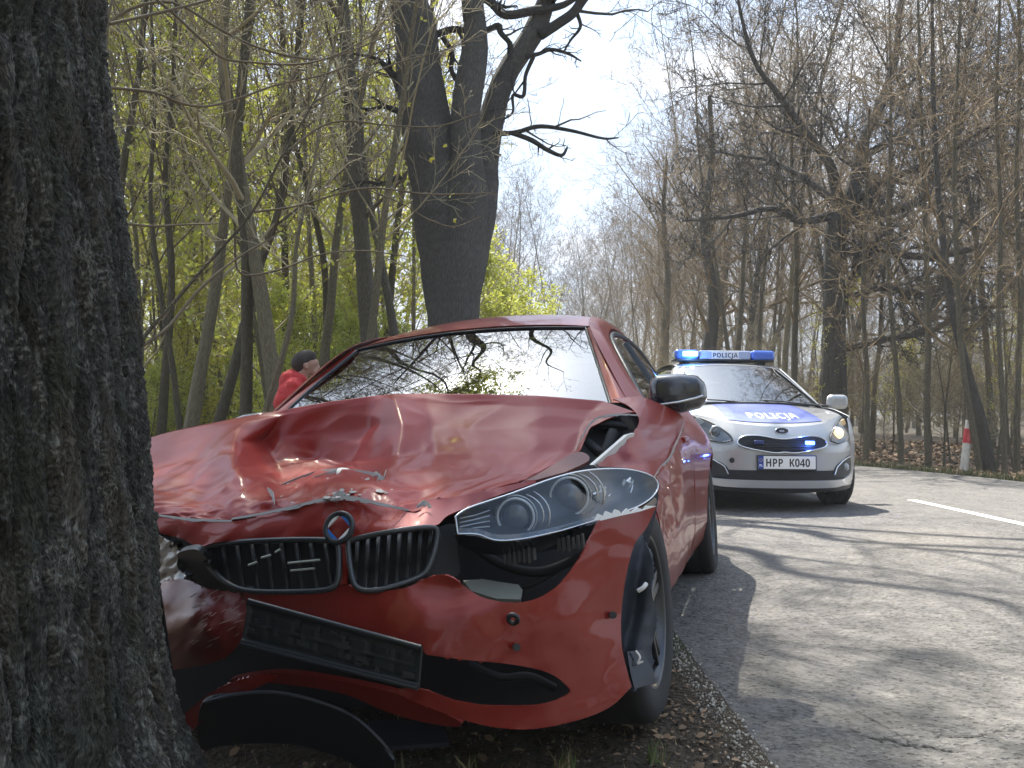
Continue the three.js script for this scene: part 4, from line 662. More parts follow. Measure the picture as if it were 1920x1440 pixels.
kidney([[653, 1022], [664, 1012], [700, 1003], [760, 993], [806, 989], [820, 997], [815, 1030], [802, 1066], [786, 1082], [740, 1099], [700, 1107], [672, 1103], [660, 1080]], [[653, 1022, -0.78], [740, 996, -0.76], [820, 997, -0.71], [786, 1082, -0.77], [690, 1106, -0.82]], 8, -0.6);
{ // broken plastic strips across the left grille, and the maker's roundel
  const T = new Tubes(); for (const [a, b, c, d] of [[466, 1060, 482, 1054], [490, 1046, 508, 1041], [516, 1036, 526, 1030], [540, 1056, 600, 1050], [545, 1070, 590, 1066]]) T.tube([QV(a, b, -0.79), QV(c, d, -0.79)], 0.003, 5); part(CAR, 'broken_strip', T.build(), std(0.3, 0.32, 0.28, 0.5));
  const q = Q(637, 990, -0.765), e = new THREE.Group(); e.name = 'emblem'; e.position.set(...q); e.rotation.set(-0.35, -0.05, 0); CAR.add(e);
  part(e, 'ring', moved(new THREE.TorusGeometry(0.036, 0.007, 10, 36), 0, 0, 0.004), P.black); 
  for (let k = 0; k < 4; k++) { const s = new THREE.Shape(); s.moveTo(0, 0); s.absarc(0, 0, 0.031, k * Math.PI / 2, (k + 1) * Math.PI / 2); part(e, 'quadrant', moved(new THREE.ExtrudeGeometry(s, { depth: 0.004, bevelEnabled: false, curveSegments: 10 }), 0, 0, 0.002), k % 2 ? P.white : std(0.03, 0.16, 0.5, 0.3)); }
}
{ // headlamp on the car's left
  const h = new THREE.Group(); h.name = 'headlight'; CAR.add(h);
  const out = [[854, 968, 1], [880, 952], [960, 925], [1040, 896], [1100, 882], [1165, 879], [1212, 888], [1233, 905], [1226, 928], [1190, 952], [1110, 978], [1040, 998], [975, 1011], [930, 1013], [895, 1002], [858, 1001, 1]];
  const us = [[854, 968, -0.7], [858, 1001, -0.71], [960, 925, -0.56], [975, 1011, -0.63], [1100, 882, -0.34], [1110, 978, -0.46], [1212, 888, -0.12], [1233, 905, -0.1], [1226, 930, -0.14]];
  const U = tps(us), o = roundOut(out, 6);
  part(h, 'lens', sheet(o, 12, (x, y) => Q(x, y, U(x, y) - 0.012), 0, eyeC), P.lens);
  part(h, 'housing', sheet(o, 12, (x, y) => { const e = Math.min(1, Math.min(...o.map((p) => Math.hypot(p[0] - x, p[1] - y))) / 22); return Q(x, y, U(x, y) + 0.004 + 0.07 * e); }, 0.003, eyeC), std(0.035, 0.04, 0.048, 0.35, { metalness: 0.2 }));
  const T = new Tubes(); T.tube(o.map((p) => QV(p[0], p[1], U(p[0], p[1]) - 0.008)), 0.0026, 6, 0, 0, true); part(h, 'rim', T.build(), P.chrome);
  for (const [x, y, r] of [[968, 968, 0.052], [1068, 930, 0.056]]) {
    const u = U(x, y) + 0.05, q = Q(x, y, u), pr = new THREE.Group(); pr.name = 'projector'; pr.position.set(...q); pr.rotation.set(0.05, 0.1, 0); h.add(pr);
    part(pr, 'halo_ring', moved(new THREE.TorusGeometry(r * 0.9, 0.0035, 10, 40), 0, 0, 0.012), phys(0.45, 0.48, 0.52, 0.3, { clearcoat: 1 })); part(pr, 'outer_ring', moved(new THREE.TorusGeometry(r * 1.04, 0.002, 8, 40), 0, 0, 0.004), P.steel);
    const pts = [[r * 0.88, 0.014], [r * 0.78, -0.004], [r * 0.72, -0.01], [r * 0.7, 0.0], [r * 0.6, 0.008], [r * 0.36, 0.014], [0, 0.016]].map((p) => new THREE.Vector2(p[0], p[1]));
    part(pr, 'bulb_lens', moved(new THREE.LatheGeometry(pts, 32), 0, 0, 0, Math.PI / 2), phys(0.05, 0.06, 0.08, 0.08, { clearcoat: 1 }));
  }
  for (const [x, y, r] of [[968, 968, 0.06], [1068, 930, 0.064]]) for (const [k, a0, len] of [[1.22, -1.2, 2.4], [1.5, -0.9, 1.9]]) { const q = Q(x, y, U(x, y) + 0.055), t = new Tubes(); t.tube(Array.from({ length: 16 }, (_, i) => { const a = a0 + len * i / 15; return V(q[0] + r * k * Math.cos(a) * 0.95, q[1] + r * k * Math.sin(a) * 0.8, q[2] - 0.01 * k); }), Array.from({ length: 16 }, (_, i) => 0.0008 + 0.0022 * Math.sin(Math.PI * i / 15)), 5); part(h, 'reflector_arc', t.build(), P.chrome); }
  for (const k of [0, 1, 2, 3]) { const t = new Tubes(); pxTube(t, [[862, 972 + k * 8, U(862, 972 + k * 8) + 0.02], [890, 966 + k * 8, U(890, 966 + k * 8) + 0.03], [918, 957 + k * 10, U(918, 957 + k * 10) + 0.045]], 0.0016, 5); part(h, 'fin', t.build(), std(0.4, 0.43, 0.48, 0.3)); }
  const rf = mulberry(71); for (let k = 0; k < 16; k++) { const x = 1105 + 95 * rf(), y = lerp(925, 903, (x - 1105) / 95) + 26 * (rf() - 0.5), q = Q(x, y, U(x, y) + 0.045); part(h, 'reflector_facet', moved(new RoundedBoxGeometry(0.012 + 0.02 * rf(), 0.005 + 0.006 * rf(), 0.006, 1, 0.002), q[0], q[1], q[2], rf() - 0.5, 0.9 + rf() * 0.6, 0.4 + 0.3 * rf()), k % 3 ? P.steel : P.chrome); }
  part(h, 'lower_case', pxSheet([[852, 1003, 1], [895, 1006], [930, 1016], [980, 1014], [1050, 1000], [1120, 980], [1195, 955], [1228, 934], [1226, 950], [1180, 978], [1100, 1012], [1010, 1036], [920, 1040], [865, 1024]], 12, [[852, 1003, -0.7], [980, 1014, -0.62], [1120, 980, -0.44], [1228, 934, -0.13], [1100, 1012, -0.36], [920, 1040, -0.58]], 0.02), P.gloss, 'black case of the headlamp hanging open');
}
part(CAR, 'grille_side', pxSheet([[822, 992], [856, 985], [858, 1030], [862, 1075], [835, 1082], [800, 1085], [812, 1040]], 9, [[822, 992, -0.68], [856, 985, -0.62], [862, 1075, -0.66], [800, 1085, -0.74]], 0.02), P.bay);
{ // what is left of the other headlamp, by the trunk
  part(CAR, 'broken_headlight', pxSheet([[286, 1008], [315, 1012], [336, 1032], [332, 1062], [352, 1085], [318, 1092], [288, 1090]], 7, [[286, 1008, -0.56], [336, 1032, -0.62], [318, 1092, -0.6]], 0.02, { bump: (x, y) => 0.02 * fbm2(x * 0.05, y * 0.05) }), phys(0.1, 0.11, 0.13, 0.2, { clearcoat: 1 }), 'smashed grey headlamp beside the near trunk');
  part(CAR, 'broken_trim', pxSheet([[330, 1042], [358, 1030], [380, 1038], [402, 1072], [432, 1098], [470, 1110], [420, 1108], [372, 1092], [340, 1078]], 8, [[330, 1042, -0.62], [402, 1072, -0.73], [470, 1110, -0.77]], 0.015), P.black);
}
{ // fender on the car's left, wrinkled, with the bare inner strut
  const wr = (x, y) => 0.014 * fbm2(x * 0.02, y * 0.03, 3) + 0.012 * Math.sin(Math.hypot(x - 1120, y - 930) * 0.16 + 2 * n2(x * 0.02, y * 0.02)) * smooth(1235, 1150, x) * smooth(800, 850, y);
  part(CAR, 'fender', pxSheet([[1150, 748, 1], [1200, 742, 1], [1225, 752], [1262, 768], [1282, 786], [1272, 822], [1252, 866], [1238, 888], [1222, 900, 1], [1200, 884], [1160, 876], [1122, 874], [1132, 862], [1168, 832], [1192, 806], [1198, 784], [1180, 762]], 9, [[1150, 748, 0.42], [1200, 742, 0.55], [1282, 786, 0.7], [1252, 866, 0.3], [1222, 900, 0], [1160, 876, 0.0], [1122, 874, -0.08], [1168, 832, 0.1], [1195, 800, 0.22], [1230, 830, 0.3]], 0.003, { bump: wr, per: 4 }), P.paint, 'wrinkled red fender below the mirror');
  part(CAR, 'fender_strut', pxSheet([[1112, 872, 1], [1128, 858, 1], [1176, 816, 1], [1190, 812, 1], [1186, 826, 1], [1140, 866, 1], [1122, 878, 1]], 8, [[1112, 872, -0.1], [1190, 812, 0.17], [1140, 866, 0]], 0.012, { sharp: true }), std(0.5, 0.5, 0.49, 0.45, { metalness: 0.3 }), 'bare grey inner strut of the fender');
  part(CAR, 'inner_wing', pxSheet([[960, 912, 1], [1010, 888], [1080, 848], [1105, 862], [1060, 885, 1]], 8, [[960, 912, -0.4], [1080, 848, -0.02], [1060, 885, -0.2]], 0.01), std(0.1, 0.02, 0.018, 0.5));
  // torn white clips on the tip of the bumper
  part(CAR, 'torn_plastic', pxSheet([[1116, 975, 1], [1121, 963, 1], [1131, 967, 1], [1136, 958, 1], [1149, 963, 1], [1153, 955, 1], [1160, 957, 1], [1166, 963, 1], [1175, 953, 1], [1183, 960, 1], [1195, 951, 1], [1206, 956, 1], [1212, 948, 1], [1231, 949, 1], [1200, 959, 1], [1160, 968, 1], [1128, 976, 1]], 6, [[1116, 975, -0.525], [1166, 963, -0.46], [1231, 949, -0.355], [1140, 958, -0.49]], 0.004, { sharp: true }), P.white, 'torn white plastic edge on the bumper tip');
}
// number plate carrier hanging askew
{
  const g = new THREE.Group(); g.name = 'plate_carrier'; CAR.add(g); g.userData.label = 'empty black number plate carrier hanging askew';
  const c = [[466, 1126], [790, 1214], [784, 1290], [452, 1206]], us = (x) => lerp(-0.82, -0.9, (x - 452) / 338), f = (s, t) => { const x = lerp(lerp(c[0][0], c[1][0], s), lerp(c[3][0], c[2][0], s), t), y = lerp(lerp(c[0][1], c[1][1], s), lerp(c[3][1], c[2][1], s), t); return [x, y]; };
  const rel = (s, t) => Math.max(0.004 * smooth(0.35, 0.42, Math.abs(Math.sin(s * 22))) * smooth(0.2, 0.24, t) * smooth(0.8, 0.76, t), t < 0.09 || t > 0.9 ? 0.012 : 0, s < 0.02 || s > 0.98 ? 0.01 : 0, Math.abs(t - 0.5) < 0.03 ? 0.005 : 0);
  part(g, 'board', sheet([[0, 0], [1, 0], [1, 1], [0, 1]], [0.0125, 0.025], (s, t) => { const [x, y] = f(s, t); return Q(x, y, us(x) - rel(s, t)); }, 0.008, eyeC), std(0.02, 0.024, 0.027, 0.5));
  const T = new Tubes(); for (const [t0, r] of [[0.0, 0.006], [0.93, 0.004], [1.0, 0.006]]) T.tube([0, 0.25, 0.5, 0.75, 1].map((s) => { const [x, y] = f(s, t0); return QV(x, y, us(x) - 0.012); }), r, 6); part(g, 'rail', T.build(), std(0.035, 0.04, 0.046, 0.4));
  const r = mulberry(8), rib = []; for (let k = 0; k < 26; k++) { const s = 0.04 + 0.92 * r(), t = 0.16 + 0.66 * r(), [x, y] = f(s, t), q = Q(x, y, us(x) - 0.008); rib.push(moved(new THREE.BoxGeometry(0.004 + 0.03 * r(), 0.004 + 0.014 * r(), 0.006), q[0], q[1], q[2], 0, 0, -0.26)); } part(g, 'ribs', join(rib), std(0.028, 0.032, 0.035, 0.45));
}
// wheels
function wheel(parent, x, y, z, r, w, side, mats, spokes = 5, yaw = 0) {
  const g = new THREE.Group(); g.name = 'wheel'; g.position.set(x, y, z); g.rotation.y = yaw; parent.add(g); const s = side;
  const prof = [[r * 0.69, -w / 2 + 0.012], [r * 0.74, -w / 2], [r * 0.9, -w / 2 - 0.004], [r * 0.975, -w / 2 + 0.014], [r, -w / 2 + 0.035], [r, -0.045], [r - 0.008, -0.04], [r - 0.008, -0.033], [r, -0.028], [r, 0.028], [r - 0.008, 0.033], [r - 0.008, 0.04], [r, 0.045], [r, w / 2 - 0.035], [r * 0.975, w / 2 - 0.014], [r * 0.9, w / 2 + 0.004], [r * 0.74, w / 2], [r * 0.69, w / 2 - 0.012]].map((p) => new THREE.Vector2(...p));
  part(g, 'tyre', moved(new THREE.LatheGeometry(prof, 56), 0, 0, 0, 0, 0, -Math.PI / 2), mats[0]);
  const rim = [[r * 0.7, w / 2 - 0.008], [r * 0.66, w / 2 - 0.012], [r * 0.62, w / 2 - 0.05], [r * 0.6, -w / 2 + 0.02]].map((p) => new THREE.Vector2(p[0], p[1] * s));
  const parts = [moved(new THREE.LatheGeometry(rim, 44), 0, 0, 0, 0, 0, -Math.PI / 2)];
  for (let k = 0; k < spokes; k++) for (const d of [-0.1, 0.1]) { const a = k / spokes * 2 * Math.PI + d, b = moved(new RoundedBoxGeometry(0.022, r * 0.56, r * 0.075, 2, 0.006), s * (w / 2 - 0.03), r * 0.38, 0); b.applyMatrix4(new THREE.Matrix4().makeRotationX(a)); parts.push(b); }
  parts.push(moved(new THREE.CylinderGeometry(r * 0.17, r * 0.2, 0.03, 24), s * (w / 2 - 0.03), 0, 0, 0, 0, -Math.PI / 2));
  part(g, 'rim', join(parts), mats[1]);
  part(g, 'brake_disc', moved(new THREE.CylinderGeometry(r * 0.5, r * 0.5, 0.024, 36), s * (w / 2 - 0.1), 0, 0, 0, 0, Math.PI / 2), P.steel);
  return g;
}
wheel(CAR, 0.785, 0.325, 0, 0.325, 0.225, 1, [P.tyre, P.alloy], 5, -0.06); wheel(CAR, -0.77, 0.325, 0.03, 0.325, 0.225, -1, [P.tyre, P.alloy], 5, 0.1);
wheel(CAR, 0.8, 0.325, -2.81, 0.325, 0.225, 1, [P.tyre, P.alloy]); wheel(CAR, -0.8, 0.325, -2.81, 0.325, 0.225, -1, [P.tyre, P.alloy]);
part(CAR, 'wheel_liner', pxSheet([[1196, 1000], [1216, 1030], [1226, 1070], [1222, 1110], [1232, 1160], [1222, 1215], [1224, 1250], [1200, 1285], [1184, 1290], [1168, 1210], [1164, 1140], [1176, 1070]], 9, [[1196, 1000, -0.32], [1226, 1070, -0.36], [1164, 1140, -0.42], [1232, 1160, -0.38], [1184, 1290, -0.46], [1224, 1250, -0.42], [1195, 1150, -0.37]], 0.006, { bump: (x, y) => 0.02 * Math.sin(x * 0.12 + y * 0.02) + 0.008 * fbm2(x * 0.03, y * 0.03) }), P.liner, 'torn dark plastic wheel arch liner');
part(CAR, 'liner_flap', pxSheet([[1176, 1222, 1], [1206, 1218, 1], [1226, 1262], [1222, 1280], [1190, 1292, 1], [1182, 1260]], 6, [[1176, 1222, -0.46], [1206, 1218, -0.44], [1222, 1280, -0.46]], 0.01), P.gloss);
{ const T = new Tubes(); pxTube(T, [[1192, 1220, -0.475], [1200, 1232, -0.48], [1196, 1244, -0.48], [1206, 1240, -0.48]], 0.003); part(CAR, 'wire', T.build(), P.white); } { const T = new Tubes(); pxTube(T, [[1196, 1108, -0.4], [1206, 1102, -0.4], [1212, 1094, -0.39]], 0.006); part(CAR, 'wire', T.build(), P.white); }

// ---- body behind the front axle, on its real measures
const sideV = (u, w) => { // half width of the flank at height w
  const a = [[0.16, 0.8], [0.24, 0.86], [0.34, 0.89], [0.5, 0.902], [0.62, 0.91], [0.7, 0.912], [0.78, 0.898], [0.86, 0.862], [0.92, 0.83], [1.02, 0.77]]; let k = 0; while (k < a.length - 2 && w > a[k + 1][0]) k++;
  let v = lerp(a[k][1], a[k + 1][1], clamp((w - a[k][0]) / (a[k + 1][0] - a[k][0])));
  v += 0.03 * Math.exp(-(((u - 2.8) / 0.45) ** 2)) * smooth(0.95, 0.7, w);
  return v - 0.14 * smooth(2.9, 3.75, u) - 0.02 * smooth(1.2, 0.3, u);
};
const dent = (u, w) => { const m = smooth(1.35, 0.75, u) * smooth(0.42, 0.66, w); const s = fbm2(u * 4.2 + 1, w * 6.5, 3); return m * (-0.05 * Math.abs(s) + 0.03 * s - 0.02) - 0.006 * fbm2(u * 2 + 9, w * 3, 2) - 0.014 * m * Math.abs(n2(u * 11, w * 12)); };
const beltW = (u) => 0.925 + 0.035 * smooth(0.6, 2.6, u);
const farEyeL = V(40, 1, 5), farEyeR = V(-40, 1, 5);
const circ = (cu, cw, r, a0, a1, n = 12) => Array.from({ length: n + 1 }, (_, k) => { const a = lerp(a0, a1, k / n); return [cu + r * Math.cos(a), cw + r * Math.sin(a)]; });
for (const s of [1, -1]) {
  const dd = s > 0 ? dent : () => 0, mapS = (u, w) => [s * (sideV(u, w) + dd(u, w)), w, -u], eye = s > 0 ? farEyeL : farEyeR;
  const belt = (a, b) => Array.from({ length: 9 }, (_, k) => { const u = lerp(a, b, k / 8); return [u, beltW(u)]; });
  const d = new THREE.Group(); d.name = 'door'; CAR.add(d); if (s > 0) d.userData.label = 'red door with its upper edge crushed and creased';
  part(d, 'door_skin', sheet([[0.5, 0.24], [1.78, 0.24], [1.79, 0.6], ...belt(1.78, 0.52)], [0.045, 0.03], mapS, 0.004, eye), P.paint);
  part(d, 'handle', moved(new RoundedBoxGeometry(0.022, 0.03, 0.2, 3, 0.01), s * (sideV(1.62, 0.82) + 0.012), 0.8, -1.62), P.paint);
  part(CAR, 'quarter_panel', sheet([[1.79, 0.2], [2.44, 0.2], ...circ(2.81, 0.33, 0.365, Math.PI * 1.12, -0.12, 18), [3.2, 0.24], [3.72, 0.3], [3.78, 0.6], [3.74, 0.9], [3.3, 0.99], ...belt(2.9, 1.79)], [0.06, 0.04], (u, w) => [s * sideV(u, w), w, -u], 0.004, eye), P.paint);
  part(CAR, 'sill', sheet([[0.42, 0.14], [2.46, 0.15], [2.44, 0.24], [0.44, 0.24]], 0.05, (u, w) => [s * (sideV(u, w) - 0.004), w, -u], 0.01, eye), P.black);
  part(CAR, 'arch_lining', sheet(circ(2.81, 0.33, 0.37, Math.PI * 1.1, -0.1, 18), 0.06, (u, w) => [s * 0.62, w, -u], 0.01, eye), P.bay);
  if (s < 0) part(CAR, 'front_fender', sheet([[-0.12, 0.62], ...circ(0, 0.33, 0.365, 2.1, 0.05, 12), [0.5, 0.24], [0.49, 0.93], [0.1, 0.9], [-0.12, 0.86]], 0.05, mapS, 0.004, eye), P.paint);
  else part(CAR, 'fender_rear_strip', sheet([[0.41, 0.28], [0.49, 0.24], [0.51, 0.92], [0.44, 0.9], [0.37, 0.8], [0.36, 0.62], [0.38, 0.45]], [0.03, 0.03], (u, w) => { const q = mapS(u, w); q[0] -= 0.012 * Math.abs(n2(u * 9, w * 8)); return q; }, 0.004, eye), P.paint, 'torn rear strip of the red fender');
  // greenhouse
  const glV = (u, w) => s * (0.83 - 0.6 * (w - 0.94) - 0.05 * smooth(2.2, 3, u));
  const roofLine = [[0.66, 0.955], [0.88, 1.125], [1.07, 1.262], [1.23, 1.332], [1.6, 1.395], [2.0, 1.4], [2.45, 1.325], [2.8, 1.2], [3.05, 1.07], [3.1, 1.0]];
  const wl = [...roofLine.map(([u, w]) => [u + 0.05 * (u < 1.25 ? 1 : 0), w - 0.035]), [3.0, 0.985], [2, 0.975], [0.72, 0.945]];
  part(CAR, 'side_window', sheet([[0.82, 0.965], [1.02, 1.105], [1.22, 1.225], [1.38, 1.27], [1.65, 1.3], [2.05, 1.3], [2.4, 1.245], [2.7, 1.15], [2.9, 1.05], [2.9, 0.995], [2, 0.985]], 0.08, (u, w) => [glV(u, w), w, -u], 0, eye), P.dark);
  const T = new Tubes(); T.tube(spline([[0.78, 0.955], [1.02, 1.12], [1.21, 1.24], [1.37, 1.287], [1.65, 1.318], [2.05, 1.32], [2.42, 1.272], [2.72, 1.16], [2.94, 1.04], [2.93, 0.985], [2, 0.972], [0.78, 0.95]].map(([u, w]) => V(glV(u, w) + s * 0.002, w, -u)), 70), 0.012, 6); part(CAR, 'window_trim', T.build(), P.black);
  const P2 = new Tubes(); P2.tube([V(glV(1.72, 0.97) - s * 0.012, 0.97, -1.72), V(glV(1.85, 1.28) - s * 0.012, 1.28, -1.85)], 0.028, 6); part(CAR, 'window_post', P2.build(), P.black);
  // roof rail between window and roof skin
  const rail = roofLine.map(([u, w], k) => { const t = k / (roofLine.length - 1); return [[glV(u, w - 0.045) + s * 0.006, w - 0.045 * (k ? 1 : 0.3), -u], [glV(u, w) + s * 0.0, w - 0.004, -u], [glV(u, w) - s * 0.05, w + 0.022, -u]]; });
  part(CAR, 'roof_rail', patch(rail, 4, 3, 0.003, V(s * 20, 12, 5)), P.paint);
}
const roofW = (v, u) => { const a = [[0.66, 0.985], [0.88, 1.16], [1.07, 1.29], [1.23, 1.362], [1.6, 1.44], [2.0, 1.448], [2.45, 1.37], [2.8, 1.23], [3.05, 1.1], [3.3, 1.035]]; let k = 0; while (k < a.length - 2 && u > a[k + 1][0]) k++; const t = clamp((u - a[k][0]) / (a[k + 1][0] - a[k][0])); return lerp(a[k][1], a[k + 1][1], t) - 0.06 * (v / 0.56) ** 2 + 0.022; };
{ // roof, screens, pillars
  const hw = (u) => 0.83 - 0.6 * (roofW(0.56, u) - 0.022 - 0.94) - 0.045;
  const strip = (u0, u1, n, f) => Array.from({ length: n + 1 }, (_, j) => { const u = lerp(u0, u1, j / n); return Array.from({ length: 13 }, (_, i) => { const q = (i / 6 - 1), h = hw(u); return f(q * h, u, q); }); });
  const fore = (q) => -0.06 * (1 - q * q);        // the header bows forward
  part(CAR, 'roof', patch(strip(1.25, 2.32, 10, (v, u, q) => { const uu = u + fore(q) * smooth(1.8, 1.25, u); return [v, roofW(v, uu), -uu]; }), 2, 3, 0.003, V(0, 30, 0)), P.paint);
  const screen = (a, b, n, inset) => Array.from({ length: n + 1 }, (_, j) => { const t = j / n; return Array.from({ length: 13 }, (_, i) => { const q = i / 6 - 1; return [0, 1, 2].map((k) => lerp(a(q)[k], b(q)[k], t)); }); });
  const base = (q) => [q * 0.715, 0.955 + 0.02 * (1 - q * q), -(0.62 - 0.14 * (1 - q * q))], top = (q) => { const h = hw(1.22) - 0.035, u = 1.22 + fore(q); return [q * h, roofW(q * h, u) - 0.006, -u]; };
  part(CAR, 'windscreen', patch(screen(base, top, 12), 2, 4, 0, V(0, 5, 10), (p, s, t) => [p[0], p[1] + 0.007 * Math.sin(Math.PI * t), p[2] + 0.01 * Math.sin(Math.PI * t)]), P.glass);
  const T = new Tubes(); T.tube(Array.from({ length: 25 }, (_, k) => { const q = top(k / 12 - 1); return V(q[0], q[1] + 0.002, q[2] + 0.004); }), 0.005, 6); for (const s of [-1, 1]) T.tube(Array.from({ length: 17 }, (_, k) => { const t = k / 16, a = base(s), b = top(s); return V(lerp(a[0], b[0], t), lerp(a[1], b[1], t) + 0.007 * Math.sin(Math.PI * t) + 0.002, lerp(a[2], b[2], t) + 0.01 * Math.sin(Math.PI * t)); }), 0.006, 6);
  part(CAR, 'windscreen_seal', T.build(), P.black);
  for (const s of [1, -1]) { // front pillars
    const rows = Array.from({ length: 13 }, (_, k) => { const t = k / 12, a = base(s), b = top(s), x = lerp(a[0], b[0], t), y = lerp(a[1], b[1], t) + 0.007 * Math.sin(Math.PI * t), z = lerp(a[2], b[2], t) + 0.01 * Math.sin(Math.PI * t), o = lerp(0.105, 0.06, t); return [[x + s * 0.006, y - 0.002, z], [x + s * o * 0.4, y + 0.012, z - 0.005], [x + s * o * 0.85, y, z - 0.035], [x + s * o, y - 0.03, z - 0.085]]; });
    part(CAR, 'front_pillar', patch(rows, 4, 4, 0.003, V(s * 12, 8, 10)), P.paint);
  }
  const rb = (q) => { const h = hw(2.36) - 0.03; return [q * h, roofW(q * h, 2.36) - 0.004, -2.36]; }, re = (q) => [q * 0.6, 1.04, -3.14];
  part(CAR, 'rear_window', patch(screen(rb, re, 10), 2, 2, 0, V(0, 20, -8)), P.dark);
  part(CAR, 'boot_lid', patch([[-0.72, 0, 0.72].map((v) => [v, 1.0 + 0.03 * (1 - Math.abs(v)), -3.1]), [-0.72, 0, 0.72].map((v) => [v * 0.98, 0.99 + 0.04 * (1 - Math.abs(v)), -3.5]), [-0.7, 0, 0.7].map((v) => [v, 0.98, -3.74]), [-0.7, 0, 0.7].map((v) => [v, 0.6, -3.8])], 8, 3, 0.004, V(0, 20, -30)), P.paint);
  part(CAR, 'rear_bumper', patch([[-0.76, -0.4, 0, 0.4, 0.76].map((v) => [v, 0.62, -3.82 + 0.12 * v * v]), [-0.78, -0.4, 0, 0.4, 0.78].map((v) => [v, 0.45, -3.85 + 0.14 * v * v]), [-0.76, -0.4, 0, 0.4, 0.76].map((v) => [v, 0.24, -3.8 + 0.14 * v * v])], 6, 2, 0.004, V(0, 1, -30)), P.paint);
  for (const s of [-1, 1]) part(CAR, 'tail_light', moved(new RoundedBoxGeometry(0.3, 0.12, 0.05, 3, 0.02), s * 0.6, 0.8, -3.77, 0, s * 0.25), phys(0.3, 0.01, 0.01, 0.2, { clearcoat: 1 }));
  part(CAR, 'scuttle', patch([[-0.74, -0.4, 0, 0.4, 0.74].map((v) => [v, 0.93 + 0.0 * v, -(0.36 - 0.2 * (1 - v * v / 0.55) * 0.4)]), [-0.74, -0.4, 0, 0.4, 0.74].map((v) => [v, 0.945 + 0.02 * (1 - v * v / 0.55), -(0.64 - 0.24 * (1 - v * v / 0.55))])], 6, 1, 0.01, V(0, 20, 0)), P.black);
  // cabin
  part(CAR, 'dashboard', join([moved(new RoundedBoxGeometry(1.4, 0.2, 0.42, 4, 0.06), 0, 0.86, -0.83), moved(new RoundedBoxGeometry(0.3, 0.08, 0.22, 3, 0.03), 0.36, 0.96, -0.95)]), P.cabin);
  part(CAR, 'steering_wheel', join([moved(new THREE.TorusGeometry(0.18, 0.014, 10, 36), 0.36, 0.86, -1.12, 0.35), moved(new RoundedBoxGeometry(0.32, 0.05, 0.02, 2, 0.008), 0.36, 0.86, -1.11, 0.35)]), P.cabin);
  for (const x of [0.37, -0.37]) part(CAR, 'seat', join([moved(new RoundedBoxGeometry(0.5, 0.16, 0.52, 4, 0.05), x, 0.46, -1.5), moved(new RoundedBoxGeometry(0.48, 0.62, 0.14, 4, 0.05), x, 0.8, -1.84, -0.3), moved(new RoundedBoxGeometry(0.26, 0.17, 0.09, 4, 0.035), x, 1.13, -1.95, -0.25)]), P.cabin);
  part(CAR, 'floor_pan', join([moved(new THREE.BoxGeometry(1.5, 0.08, 3.9), 0, 0.2, -1.72), moved(new THREE.BoxGeometry(1.3, 0.5, 0.04), 0, 0.5, -2.5), moved(new THREE.BoxGeometry(1.46, 0.62, 0.05), 0, 0.55, -0.5), moved(new THREE.BoxGeometry(0.9, 0.35, 0.7), 0, 0.45, -0.1), moved(new THREE.BoxGeometry(1.35, 0.6, 0.05), 0, 0.65, -2.9)]), P.bay);
  const Mi = new THREE.CapsuleGeometry(0.03, 0.18, 6, 12); part(CAR, 'rear_view_mirror', moved(Mi, 0, 1.24, -1.22, 0, 0, Math.PI / 2), P.black);
}
